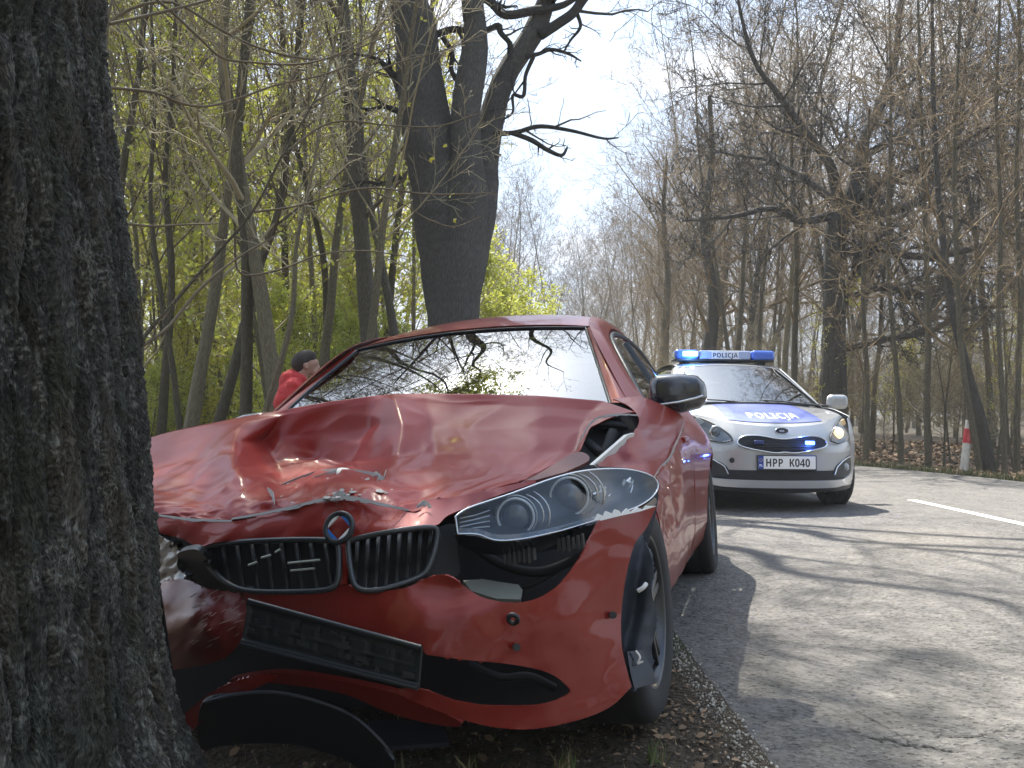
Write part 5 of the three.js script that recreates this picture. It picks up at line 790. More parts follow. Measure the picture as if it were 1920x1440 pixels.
for (const s of [1, -1]) { // door mirrors
  const g = new THREE.Group(); g.name = 'door_mirror'; CAR.add(g); g.userData.label = 'black door mirror'; g.position.set(s > 0 ? -0.012 : 0.08, s > 0 ? -0.032 : -0.045, s > 0 ? 0 : -0.1);
  const sec = (x, y0, y1, z0, z1) => { const cy = (y0 + y1) / 2, cz = (z0 + z1) / 2, ry = (y1 - y0) / 2, rz = (z1 - z0) / 2; return Array.from({ length: 20 }, (_, k) => { const a = k / 20 * 2 * Math.PI, c = Math.cos(a), d = Math.sin(a), e = 0.62; return [s * x, cy + ry * Math.sign(d) * Math.abs(d) ** e, cz + rz * Math.sign(c) * Math.abs(c) ** e]; }); };
  const secs = [sec(0.855, 0.965, 1.03, -0.8, -0.72), sec(0.868, 0.95, 1.085, -0.82, -0.68), sec(0.9, 0.945, 1.1, -0.83, -0.655), sec(0.98, 0.95, 1.098, -0.83, -0.665), sec(1.04, 0.962, 1.085, -0.825, -0.69), sec(1.062, 0.98, 1.06, -0.81, -0.72), sec(1.068, 1.0, 1.04, -0.79, -0.74)];
  const pos = secs.flat(2), idx = []; for (let j = 0; j < secs.length - 1; j++) for (let k = 0; k < 20; k++) { const a = j * 20 + k, b = j * 20 + (k + 1) % 20; idx.push(a, b, a + 20, b, b + 20, a + 20); } for (const [o] of [[0], [(secs.length - 1) * 20]]) for (let k = 1; k < 19; k++) idx.push(o, o + k, o + k + 1);
  const geo = meshGeo(pos, s > 0 ? idx : idx.map((_, i) => idx[i - i % 3 + [0, 2, 1][i % 3]]));
  part(g, 'shell', geo, P.gloss);
  const T = new Tubes(); T.tube([V(s * 0.9, 0.985, -0.652), V(s * 0.97, 0.99, -0.658), V(s * 1.03, 1.0, -0.68), V(s * 1.055, 1.008, -0.71)], 0.005, 5); part(g, 'indicator', T.build(), P.chrome);
  part(g, 'foot', patch([[[s * 0.8, 0.955, -0.66], [s * 0.8, 0.95, -0.8]], [[s * 0.86, 0.985, -0.68], [s * 0.86, 0.985, -0.8]], [[s * 0.93, 0.955, -0.68], [s * 0.93, 0.955, -0.8]]].map((r) => r), 4, 1, 0.03, V(s * 2, 20, 10)), P.black);
  part(g, 'mirror_glass', moved(new RoundedBoxGeometry(0.16, 0.11, 0.004, 2, 0.002), s * 0.955, 1.022, -0.836, 0, s * -0.06), P.chrome);
}
// ---------------------------------------------------------------- the police car (x to its left, y up, z forward; nose at z = 0)
{
  const K = thing('police_car', 'silver white police car with blue bonnet panel and light bar, standing in the lane', 'police car', [2.45, 0.02, -8.9]);
  K.rotation.set(0, 2.6 * Math.PI / 180, -0.6 * Math.PI / 180);
  const dust = dataTex(256, (u, v) => { const k = 0.88 + 0.1 * tn(u, v, 7) + 0.06 * tn(u, v, 30, 2); return [k, k * 0.99, k * 0.97]; }), W = phys(0.44, 0.455, 0.475, 0.38, { clearcoat: 0.9, clearcoatRoughness: 0.07, metalness: 0.35, map: dust }), blk = std(0.02, 0.022, 0.025, 0.5), mesh = std(0.012, 0.014, 0.018, 0.7), blue = phys(0.09, 0.13, 0.42, 0.35, { clearcoat: 1, clearcoatRoughness: 0.08 });
  const eye = V(0, 1, 12), half = (y) => (y < 0.35 ? lerp(0.84, 0.875, (y - 0.2) / 0.15) : y < 0.7 ? 0.89 : lerp(0.89, 0.79, (y - 0.7) / 0.3));
  const zf = (x, y) => -0.62 * (Math.abs(x) / 0.89) ** 3.4 - 0.06 * x * x - 1.15 * Math.max(0, y - 0.58) ** 1.35 - 0.35 * Math.max(0, 0.3 - y);
  const sym = (h) => [...h, ...h.slice().reverse().filter((p) => p[0] > 0.0001).map(([x, y, c]) => [-x, y, c])];
  const face = (o, cell, d, t, per = 5) => sheet(per ? roundOut(o, per) : o, cell, (x, y) => [x, y, zf(x, y) + d], t, eye);
  part(K, 'bumper', face(sym([[0, 0.775], [0.2, 0.785], [0.42, 0.81], [0.6, 0.862], [0.74, 0.882], [0.83, 0.84], [0.875, 0.7], [0.89, 0.55], [0.885, 0.36], [0.84, 0.235, 1], [0, 0.235, 1]]), 0.045, 0, 0.004), W);
  part(K, 'air_intake', face(sym([[0, 0.385, 1], [0.5, 0.385, 1], [0.6, 0.36], [0.64, 0.3, 1], [0.56, 0.268, 1], [0, 0.262, 1]]), 0.04, 0.006, 0.004), mesh);
  const hs = (s) => (p) => p.map(([x, y, c]) => [s * x, y, c]);
  part(K, 'skid_strip', face(sym([[0, 0.292, 1], [0.55, 0.298], [0.68, 0.325], [0.78, 0.335, 1], [0.8, 0.285, 1], [0.62, 0.25], [0.5, 0.228], [0, 0.225, 1]]), 0.04, 0.022, 0.01), phys(0.6, 0.62, 0.65, 0.3, { metalness: 0.5, clearcoat: 1 }));
  part(K, 'lower_bumper', face(sym([[0, 0.236, 1], [0.6, 0.24, 1], [0.8, 0.28], [0.82, 0.2, 1], [0, 0.175, 1]]), 0.06, -0.01, 0.01), blk);
  // grille
  const G = new THREE.Group(); G.name = 'grille'; K.add(G);
  const go = sym([[0, 0.668], [0.08, 0.674], [0.2, 0.694], [0.32, 0.694], [0.385, 0.67], [0.412, 0.632], [0.38, 0.598], [0.28, 0.572], [0.15, 0.55], [0.07, 0.543], [0, 0.55]]);
  part(G, 'mesh_panel', face(go, 0.02, 0.006, 0.003), mesh);
  const ft = new Tubes(); ft.tube(roundOut(go, 5).map(([x, y]) => V(x, y, zf(x, y) + 0.012)), 0.0085, 6, 0, 0, true); part(G, 'frame', ft.build(), P.chrome);
  for (let k = 0; k < 5; k++) { const y = 0.575 + k * 0.022, w = 0.3 + 0.05 * Math.sin(k / 4 * Math.PI), b = new Tubes(); b.tube(Array.from({ length: 15 }, (_, i) => { const x = lerp(-w, w, i / 14); return V(x, y, zf(x, y) + 0.011); }), 0.003, 5); part(G, 'bar', b.build(), blk); }
  const strobe = (x, lit) => { const e = part(G, lit ? 'blue_lamp' : 'unlit_lamp', moved(new RoundedBoxGeometry(0.085, 0.036, 0.03, 3, 0.01), x, 0.635, zf(x, 0.635) + 0.022), lit ? new THREE.MeshStandardMaterial({ color: 0x2040ff, emissive: new THREE.Color(0.12, 0.3, 1), emissiveIntensity: 2.4, roughness: 0.3 }) : std(0.03, 0.05, 0.16, 0.25)); return e; };
  strobe(0.235, true); strobe(-0.235, false);
  const bl = new THREE.PointLight(new THREE.Color(0.08, 0.2, 1), 0.1); bl.name = 'strobe_light'; bl.position.set(0.235, 0.635, zf(0.235, 0.635) + 0.06); K.add(bl);
  // badge: dark oval with raised letters
  { const b = new THREE.Group(); b.name = 'badge'; b.position.set(0, 0.738, zf(0, 0.738) + 0.008); b.rotation.x = -0.35; K.add(b);
    const s = new THREE.CylinderGeometry(0.062, 0.062, 0.008, 32); s.scale(1, 1, 0.5); part(b, 'oval', moved(s, 0, 0, 0, Math.PI / 2), std(0.03, 0.03, 0.04, 0.3));
    const tx = canvasTex(256, 128, (c, w, h) => { c.fillStyle = '#0c0c10'; c.fillRect(0, 0, w, h); c.fillStyle = '#dfe2e6'; c.font = 'bold 84px sans-serif'; c.textAlign = 'center'; c.textBaseline = 'middle'; c.fillText('KIA', w / 2, h / 2 + 4); });
    part(b, 'lettering', moved(new THREE.BoxGeometry(0.08, 0.034, 0.003), 0, 0, 0.0062), new THREE.MeshStandardMaterial({ map: tx, roughness: 0.4 })); const t = new Tubes(); t.tube(Array.from({ length: 32 }, (_, k) => V(0.062 * Math.cos(k / 32 * 6.2832), 0.031 * Math.sin(k / 32 * 6.2832), 0.005)), 0.004, 5, 0, 0, true); part(b, 'rim', t.build(), P.chrome); }
  // number plate
  { const p = new THREE.Group(); p.name = 'number_plate'; p.position.set(0.012, 0.455, 0.022); p.rotation.x = -0.03; K.add(p);
    part(p, 'plate_frame', new RoundedBoxGeometry(0.545, 0.14, 0.014, 2, 0.006), blk);
    const tx = canvasTex(1024, 224, (c, w, h) => { c.fillStyle = '#ececea'; c.fillRect(0, 0, w, h); c.fillStyle = '#1d3f9c'; c.fillRect(0, 0, 92, h); c.fillStyle = '#f4d548'; for (let k = 0; k < 12; k++) { const a = k / 12 * 6.2832; c.beginPath(); c.arc(46 + 26 * Math.cos(a), 72 + 26 * Math.sin(a), 4.5, 0, 6.3); c.fill(); } c.fillStyle = '#fff'; c.font = 'bold 58px sans-serif'; c.textAlign = 'center'; c.fillText('PL', 46, 186); c.fillStyle = '#14161a'; c.font = 'bold 196px sans-serif'; c.textBaseline = 'middle'; c.save(); c.translate(0, h / 2 + 6); c.scale(0.86, 1); c.textAlign = 'left'; c.fillText('HPP', 140, 0); c.fillText('K040', 630, 0); c.restore(); });
    part(p, 'plate', moved(new THREE.BoxGeometry(0.52, 0.114, 0.004), 0, 0.003, 0.009), new THREE.MeshStandardMaterial({ map: tx, roughness: 0.45 })); }
  part(K, 'tow_cap', moved(new THREE.CylinderGeometry(0.024, 0.024, 0.01, 20), -0.46, 0.47, zf(-0.46, 0.47) + 0.006, Math.PI / 2), blk);
  for (const s of [1, -1]) {
    const m = hs(s);
    // fog lamp pocket
    const fg = new THREE.Group(); fg.name = 'fog_lamp'; K.add(fg);
    part(fg, 'pocket', face(m([[0.47, 0.335, 1], [0.5, 0.41], [0.58, 0.465], [0.7, 0.51, 1], [0.755, 0.51, 1], [0.77, 0.42], [0.74, 0.345, 1], [0.6, 0.32]]), 0.03, 0.007, 0.003), blk);
    part(fg, 'lamp', moved(new THREE.SphereGeometry(0.042, 20, 12), s * 0.64, 0.41, zf(0.64, 0.41) - 0.012), phys(0.3, 0.33, 0.36, 0.08, { clearcoat: 1 })); const ft2 = new Tubes(); ft2.tube(m([[0.49, 0.345], [0.52, 0.415], [0.6, 0.468], [0.7, 0.5], [0.755, 0.5]]).map(([x, y]) => V(x, y, zf(x, y) + 0.014)), 0.007, 6); part(fg, 'trim', ft2.build(), P.chrome);
    // headlamp
    const h = new THREE.Group(); h.name = 'headlight'; K.add(h); h.userData.label = s > 0 ? 'lit warm white headlamp' : 'unlit headlamp';
    const ho = m([[0.455, 0.652, 1], [0.47, 0.7], [0.55, 0.775], [0.65, 0.84], [0.735, 0.872, 1], [0.775, 0.8], [0.76, 0.72], [0.67, 0.66], [0.54, 0.632]]), hr = roundOut(ho, 5);
    part(h, 'housing', face(ho, 0.03, 0.006, 0.003), std(0.12, 0.125, 0.13, 0.3, { metalness: 0.6 }));
    part(h, 'lens', sheet(hr, 0.04, (x, y) => [x, y, zf(x, y) + 0.05], 0, eye), P.lens);
    const t = new Tubes(); t.tube(hr.map(([x, y]) => V(x, y, zf(x, y) + 0.03)), 0.008, 5, 0, 0, true); part(h, 'rim', t.build(), blk);
    const bx = s * 0.57, by = 0.722; part(h, 'projector', moved(new THREE.TorusGeometry(0.052, 0.012, 10, 28), bx, by, zf(bx, by) + 0.022), P.chrome);
    part(h, s > 0 ? 'bulb' : 'bulb_lens', moved(new THREE.SphereGeometry(s > 0 ? 0.056 : 0.044, 18, 12), bx, by, zf(bx, by) + 0.012), s > 0 ? new THREE.MeshStandardMaterial({ color: 0xfff0cc, emissive: new THREE.Color(1, 0.66, 0.26), emissiveIntensity: 0.8 }) : phys(0.1, 0.11, 0.12, 0.1, { clearcoat: 1 }));
    part(h, 'indicator', moved(new RoundedBoxGeometry(0.1, 0.06, 0.02, 2, 0.01), s * 0.68, 0.81, zf(0.68, 0.81) + 0.022, 0, s * 0.5, s * 0.5), s > 0 ? phys(0.75, 0.5, 0.2, 0.2, { clearcoat: 1 }) : P.steel);
    if (s > 0) { const l = new THREE.SpotLight(new THREE.Color(1, 0.85, 0.6), 6, 0, 0.5, 0.6); l.name = 'headlight_beam'; l.position.set(bx, by, zf(bx, by) + 0.07); l.target.position.set(bx, 0.3, 8); K.add(l, l.target); }
    // flank with wheel arches
    const sv = (z, y) => { const a = [[0.16, 0.82], [0.3, 0.875], [0.5, 0.89], [0.68, 0.892], [0.8, 0.865], [0.9, 0.825], [1.02, 0.77]]; let k = 0; while (k < a.length - 2 && y > a[k + 1][0]) k++; return lerp(a[k][1], a[k + 1][1], clamp((y - a[k][0]) / (a[k + 1][0] - a[k][0]))) - 0.12 * smooth(-3.4, -4.3, z) - 0.17 * smooth(-0.75, -0.3, z) ** 2; };
    const sideEye = V(s * 40, 1, 3), flank = (z, y) => [s * sv(z, y), y, z];
    const belt = (z) => (z > -1.1 ? lerp(0.86, 0.965, smooth(-0.4, -1.1, z)) : lerp(0.965, 1.03, smooth(-1.1, -3.4, z)));
    const bl2 = (a, b) => Array.from({ length: 7 }, (_, k) => { const z = lerp(a, b, k / 6); return [z, belt(z)]; });
    const arch = (cz, a0, a1) => circ(cz, 0.315, 0.355, a0, a1, 14);
    part(K, 'front_fender', sheet([[-0.42, 0.3], ...arch(-0.88, 0.0, Math.PI), [-1.36, 0.25], ...bl2(-1.36, -0.45), [-0.38, 0.7]], 0.06, flank, 0.004, sideEye), W);
    part(K, 'door', sheet([[-1.365, 0.25], ...bl2(-1.365, -2.3), [-2.3, 0.25]], 0.08, flank, 0.004, sideEye), W); part(K, 'door', sheet([[-2.305, 0.25], ...bl2(-2.305, -3.2), [-3.2, 0.6], [-3.1, 0.3]], 0.08, flank, 0.004, sideEye), W);
    part(K, 'rear_fender', sheet([[-3.105, 0.26], ...arch(-3.53, 0.1, Math.PI), [-4.2, 0.3], [-4.25, 0.7], [-4.1, 1.0], ...bl2(-3.8, -3.205), [-3.205, 0.6]], 0.07, flank, 0.004, sideEye), W);
    part(K, 'sill', sheet([[-1.3, 0.17], [-3.15, 0.17], [-3.1, 0.26], [-1.35, 0.25]], 0.1, (z, y) => [s * (sv(z, y) - 0.006), y, z], 0.01, sideEye), blk);
    part(K, 'stripe', sheet([[-1.45, 0.58], [-1.45, 0.74], [-3.05, 0.74], [-3.05, 0.58]], 0.1, (z, y) => [s * (sv(z, y) + 0.0035), y, z], 0.002, sideEye), blue);
    // greenhouse
    const gl = (z, y) => s * (0.8 - 0.62 * (y - 0.98));
    part(K, 'side_window', sheet([[-1.5, 1.0], [-1.84, 1.19], [-2.14, 1.35], [-2.5, 1.4], [-3.1, 1.38], [-3.6, 1.26], [-3.85, 1.12], [-3.6, 1.06], [-2.2, 1.0]], 0.1, (z, y) => [gl(z, y), y, z], 0, sideEye), P.dark);
    const wt = new Tubes(); wt.tube(spline([[-1.42, 0.975], [-1.8, 1.2], [-2.12, 1.365], [-2.5, 1.415], [-3.1, 1.395], [-3.6, 1.275], [-3.9, 1.1], [-3.6, 1.045], [-2.2, 0.985], [-1.42, 0.97]].map(([z, y]) => V(gl(z, y) + s * 0.003, y, z)), 50), 0.014, 6); part(K, 'window_trim', wt.build(), blk);
    part(K, 'window_post', patch([[[gl(0, 0.99) - s * 0.01, 0.99, -2.28], [gl(0, 0.99) - s * 0.01, 0.99, -2.38]], [[gl(0, 1.41) - s * 0.01, 1.41, -2.3], [gl(0, 1.41) - s * 0.01, 1.41, -2.4]]], 4, 0, 0.01, sideEye), blk);
    const rl = [[-1.2, 0.975], [-1.53, 1.185], [-1.86, 1.385], [-2.08, 1.432], [-2.5, 1.465], [-3.1, 1.44], [-3.65, 1.33], [-4.0, 1.16], [-4.1, 1.04]];
    part(K, 'roof_rail', patch(rl.map(([z, y], k) => [[gl(z, y - 0.045) + s * 0.005, y - 0.045, z - (k < 3 ? 0.1 : 0)], [gl(z, y), y - 0.005, z - (k < 3 ? 0.03 : 0)], [gl(z, y) - s * 0.055, y + 0.015, z]]), 4, 3, 0.004, V(s * 20, 12, 8)), W);
    // mirror
    const mg = new THREE.Group(); mg.name = 'door_mirror'; K.add(mg); const sh = new RoundedBoxGeometry(0.225, 0.15, 0.11, 6, 0.052); part(mg, 'shell', moved(sh, s * 0.985, 1.03, -1.33, 0, s * 0.15), W); part(mg, 'foot', moved(new RoundedBoxGeometry(0.12, 0.05, 0.08, 2, 0.015), s * 0.86, 0.975, -1.34), blk); part(mg, 'mirror_glass', moved(new RoundedBoxGeometry(0.17, 0.11, 0.006, 2, 0.003), s * 0.985, 1.03, -1.385), P.chrome);
    wheel(K, s * 0.775, 0.312, -0.88, 0.312, 0.205, s, [P.tyre, P.alloy], 5); wheel(K, s * 0.775, 0.312, -3.53, 0.312, 0.205, s, [P.tyre, P.alloy], 5);
    part(K, 'tail_light', moved(new RoundedBoxGeometry(0.24, 0.16, 0.06, 3, 0.02), s * 0.62, 0.88, -4.22), phys(0.3, 0.01, 0.01, 0.2, { clearcoat: 1 }));
  }
  // bonnet with its blue panel
  const hood = (q, t, o = 0) => { const w = lerp(0.74, 0.735, t), x = q * w, yF = 0.778 + 0.105 * (Math.abs(q) ** 2.4), yB = 0.998 - 0.03 * q * q, y = lerp(yF, yB, t ** 0.72) + 0.018 * Math.sin(Math.PI * t) - 0.012 * smooth(0.5, 0.62, Math.abs(q)) * Math.sin(Math.PI * t), zF = zf(x, yF), z = lerp(zF, -1.06 - 0.22 * q * q, t); return [x, y + o, z]; };
  part(K, 'bonnet', patch(Array.from({ length: 15 }, (_, j) => Array.from({ length: 21 }, (_, i) => hood(i / 10 - 1, j / 14))), 2, 1, 0.005, V(0, 30, 10)), W);
  const tx = canvasTex(1024, 768, (c, w, h) => { c.fillStyle = '#6976bd'; c.fillRect(0, 0, w, h); c.fillStyle = '#f2f4f8'; c.font = 'bold 150px sans-serif'; c.textAlign = 'center'; c.textBaseline = 'middle'; c.save(); c.translate(w / 2, h * 0.77); c.scale(0.98, 1.5); c.fillText('POLICJA', 0, 0); c.restore(); });
  part(K, 'blue_panel', patch(Array.from({ length: 15 }, (_, j) => Array.from({ length: 15 }, (_, i) => { const t = lerp(0.06, 0.94, j / 14), s = lerp(0.54, 0.6, t); return hood((1 - i / 7) * -s, lerp(0.94, 0.06, j / 14), 0.004); })), 2, 1, 0.0015, V(0, 30, 10)), phys(1, 1, 1, 0.4, { map: tx, clearcoat: 0.8, clearcoatRoughness: 0.1 }), 'blue reflective bonnet panel with white lettering');
  // screens, roof
  const base = (q) => [q * 0.765, 0.985 + 0.015 * (1 - q * q), -1.24 + 0.17 * (1 - q * q)], top = (q) => [q * 0.57, 1.392 + 0.03 * (1 - q * q), -1.93 + 0.08 * (1 - q * q)];
  const screen = (a, b, n) => Array.from({ length: n + 1 }, (_, j) => Array.from({ length: 13 }, (_, i) => { const q = i / 6 - 1; return [0, 1, 2].map((k) => lerp(a(q)[k], b(q)[k], j / n)); }));
  const bowed = (p, s, t) => [p[0], p[1] + 0.004 * Math.sin(Math.PI * t), p[2] + 0.006 * Math.sin(Math.PI * t)];
  part(K, 'windscreen', patch(screen(base, top, 10), 2, 3, 0, V(0, 5, 10), bowed), P.glass);
  const st = new Tubes(); st.tube(Array.from({ length: 21 }, (_, k) => V(...base(k / 10 - 1)).add(V(0, 0.004, 0.01))), 0.014, 6); part(K, 'scuttle', st.build(), blk);
  for (const [x0, x1, y1] of [[-0.62, 0.05, 0.045], [0.02, 0.6, 0.04]]) { const w = new Tubes(); w.tube([V(x1, 0.995, -1.06), V(lerp(x0, x1, 0.5), 1.01 + y1 * 0.4, -1.075), V(x0, 1.0 + y1, -1.2)], 0.008, 5); part(K, 'wiper', w.build(), blk); }
  for (const s of [1, -1]) part(K, 'front_pillar', patch(Array.from({ length: 11 }, (_, k) => { const t = k / 10, a = base(s), b = top(s), x = lerp(a[0], b[0], t), y = lerp(a[1], b[1], t) + 0.004 * Math.sin(Math.PI * t), z = lerp(a[2], b[2], t) + 0.006 * Math.sin(Math.PI * t); return [[x - s * 0.01, y, z], [x + s * 0.012, y + 0.01, z - 0.01], [x + s * 0.032, y, z - 0.04], [x + s * 0.042, y - 0.025, z - 0.09]]; }), 4, 4, 0.004, V(s * 12, 8, 10)), W);
  part(K, 'roof', patch([-1.86, -2.1, -2.5, -3.0, -3.5, -4.0].map((z, j) => Array.from({ length: 11 }, (_, i) => { const q = i / 5 - 1, zz = j === 0 ? top(q)[2] : z; return [q * [0.57, 0.57, 0.56, 0.55, 0.53, 0.5][j], [1.395, 1.435, 1.455, 1.445, 1.39, 1.3][j] + 0.03 * (1 - q * q), zz]; })), 5, 4, 0.005, V(0, 30, 0)), W);
  part(K, 'tailgate', patch([[-0.5, 0, 0.5].map((x) => [x, 1.3, -4.0]), [-0.62, 0, 0.62].map((x) => [x, 1.02, -4.2]), [-0.7, 0, 0.7].map((x) => [x, 0.62, -4.28]), [-0.76, 0, 0.76].map((x) => [x, 0.3, -4.27])], 8, 4, 0.005, V(0, 1, -30)), W);
  part(K, 'floor_pan', join([moved(new THREE.BoxGeometry(1.5, 0.06, 3.7), 0, 0.2, -2.3), moved(new THREE.BoxGeometry(1.3, 0.5, 0.05), 0, 0.5, -0.85), moved(new THREE.BoxGeometry(1.3, 0.7, 0.05), 0, 0.6, -3.3)]), mesh);
  part(K, 'dashboard', moved(new RoundedBoxGeometry(1.35, 0.25, 0.5, 3, 0.06), 0, 0.88, -1.45), blk);
  for (const x of [0.36, -0.36]) part(K, 'seat', join([moved(new RoundedBoxGeometry(0.48, 0.16, 0.5, 4, 0.05), x, 0.5, -2.1), moved(new RoundedBoxGeometry(0.46, 0.62, 0.14, 4, 0.05), x, 0.84, -2.42, 0.25), moved(new RoundedBoxGeometry(0.26, 0.18, 0.09, 4, 0.035), x, 1.18, -2.5, 0.2)]), blk);
  { // light bar
    const L = new THREE.Group(); L.name = 'light_bar'; L.position.set(0, 1.545, -2.2); K.add(L);
    const blueP = phys(0.05, 0.14, 0.6, 0.15, { clearcoat: 1, clearcoatRoughness: 0.03 });
    part(L, 'base', moved(new RoundedBoxGeometry(1.1, 0.03, 0.27, 3, 0.012), 0, -0.055, 0), blk);
    for (const s of [-1, 1]) { part(L, 'blue_dome', moved(new RoundedBoxGeometry(0.27, 0.11, 0.3, 5, 0.04), s * 0.42, 0.005, 0, 0, s * 0.08), blueP); part(L, 'blue_dome', moved(new RoundedBoxGeometry(0.15, 0.1, 0.27, 4, 0.02), s * 0.215, 0.003, 0), phys(0.35, 0.42, 0.62, 0.2, { clearcoat: 1 })); part(L, 'foot', moved(new RoundedBoxGeometry(0.09, 0.06, 0.14, 2, 0.015), s * 0.43, -0.09, 0), blk); }
    const lt = canvasTex(512, 128, (c, w, h) => { c.fillStyle = '#d7dbe2'; c.fillRect(0, 0, w, h); c.fillStyle = '#1a2350'; c.font = 'bold 104px sans-serif'; c.textAlign = 'center'; c.textBaseline = 'middle'; c.fillText('POLICJA', w / 2, h / 2 + 4); });
    part(L, 'name_box', moved(new RoundedBoxGeometry(0.4, 0.1, 0.26, 3, 0.012), 0, 0.003, 0), phys(0.62, 0.65, 0.7, 0.3, { clearcoat: 1 })); part(L, 'lettering', moved(new THREE.BoxGeometry(0.36, 0.086, 0.004), 0, 0.004, 0.1315), new THREE.MeshStandardMaterial({ map: lt, roughness: 0.4 }));
    part(L, 'lit_lamp', moved(new RoundedBoxGeometry(0.17, 0.055, 0.05, 3, 0.012), -0.395, 0.012, 0.135, 0, -0.08), new THREE.MeshStandardMaterial({ color: 0x88bbff, emissive: new THREE.Color(0.3, 0.62, 1), emissiveIntensity: 2.2 }));
    const p = new THREE.PointLight(new THREE.Color(0.15, 0.4, 1), 0.25); p.name = 'beacon_light'; p.position.set(-0.395, 0.012, 0.2); L.add(p);
  }
}
// ---------------------------------------------------------------- person, post, debris, litter
// one continuous surface round tapered bones: [ax, ay, az, ar, bx, by, bz, br]
function fleshOut(bones, lo, size, n, k) {
  const mc = new MarchingCubes(n, new THREE.MeshBasicMaterial(), false, false, 400000), c = [lo[0] + size / 2, lo[1] + size / 2, lo[2] + size / 2], h = size / 2;
  mc.isolation = 0;
  const B = bones.map((b) => { const d = [b[4] - b[0], b[5] - b[1], b[6] - b[2]]; return [...b, ...d, d[0] * d[0] + d[1] * d[1] + d[2] * d[2] || 1e-9]; });
  for (let z = 0; z < n; z++) for (let y = 0; y < n; y++) for (let x = 0; x < n; x++) {
    const X = c[0] + ((x - n / 2) / (n / 2)) * h, Y = c[1] + ((y - n / 2) / (n / 2)) * h, Z = c[2] + ((z - n / 2) / (n / 2)) * h; let s = 9;
    for (const b of B) { const t = clamp(((X - b[0]) * b[8] + (Y - b[1]) * b[9] + (Z - b[2]) * b[10]) / b[11]), dx = X - b[0] - b[8] * t, dy = Y - b[1] - b[9] * t, dz = Z - b[2] - b[10] * t, d = Math.sqrt(dx * dx + dy * dy + dz * dz) - lerp(b[3], b[7], t), q = clamp(0.5 + 0.5 * (s - d) / k); s = lerp(s, d, q) - k * q * (1 - q); }
    mc.field[(z * n + y) * n + x] = -s;
  }
  mc.update();
  const m = mc.count, g = new THREE.BufferGeometry(), p = new Float32Array(m * 3);
  for (let i = 0; i < m; i++) { p[3 * i] = c[0] + mc.positionArray[3 * i] * h; p[3 * i + 1] = c[1] + mc.positionArray[3 * i + 1] * h; p[3 * i + 2] = c[2] + mc.positionArray[3 * i + 2] * h; }
  g.setAttribute('position', new THREE.BufferAttribute(p, 3)); g.setAttribute('normal', new THREE.BufferAttribute(mc.normalArray.slice(0, m * 3), 3));
  return g;
}
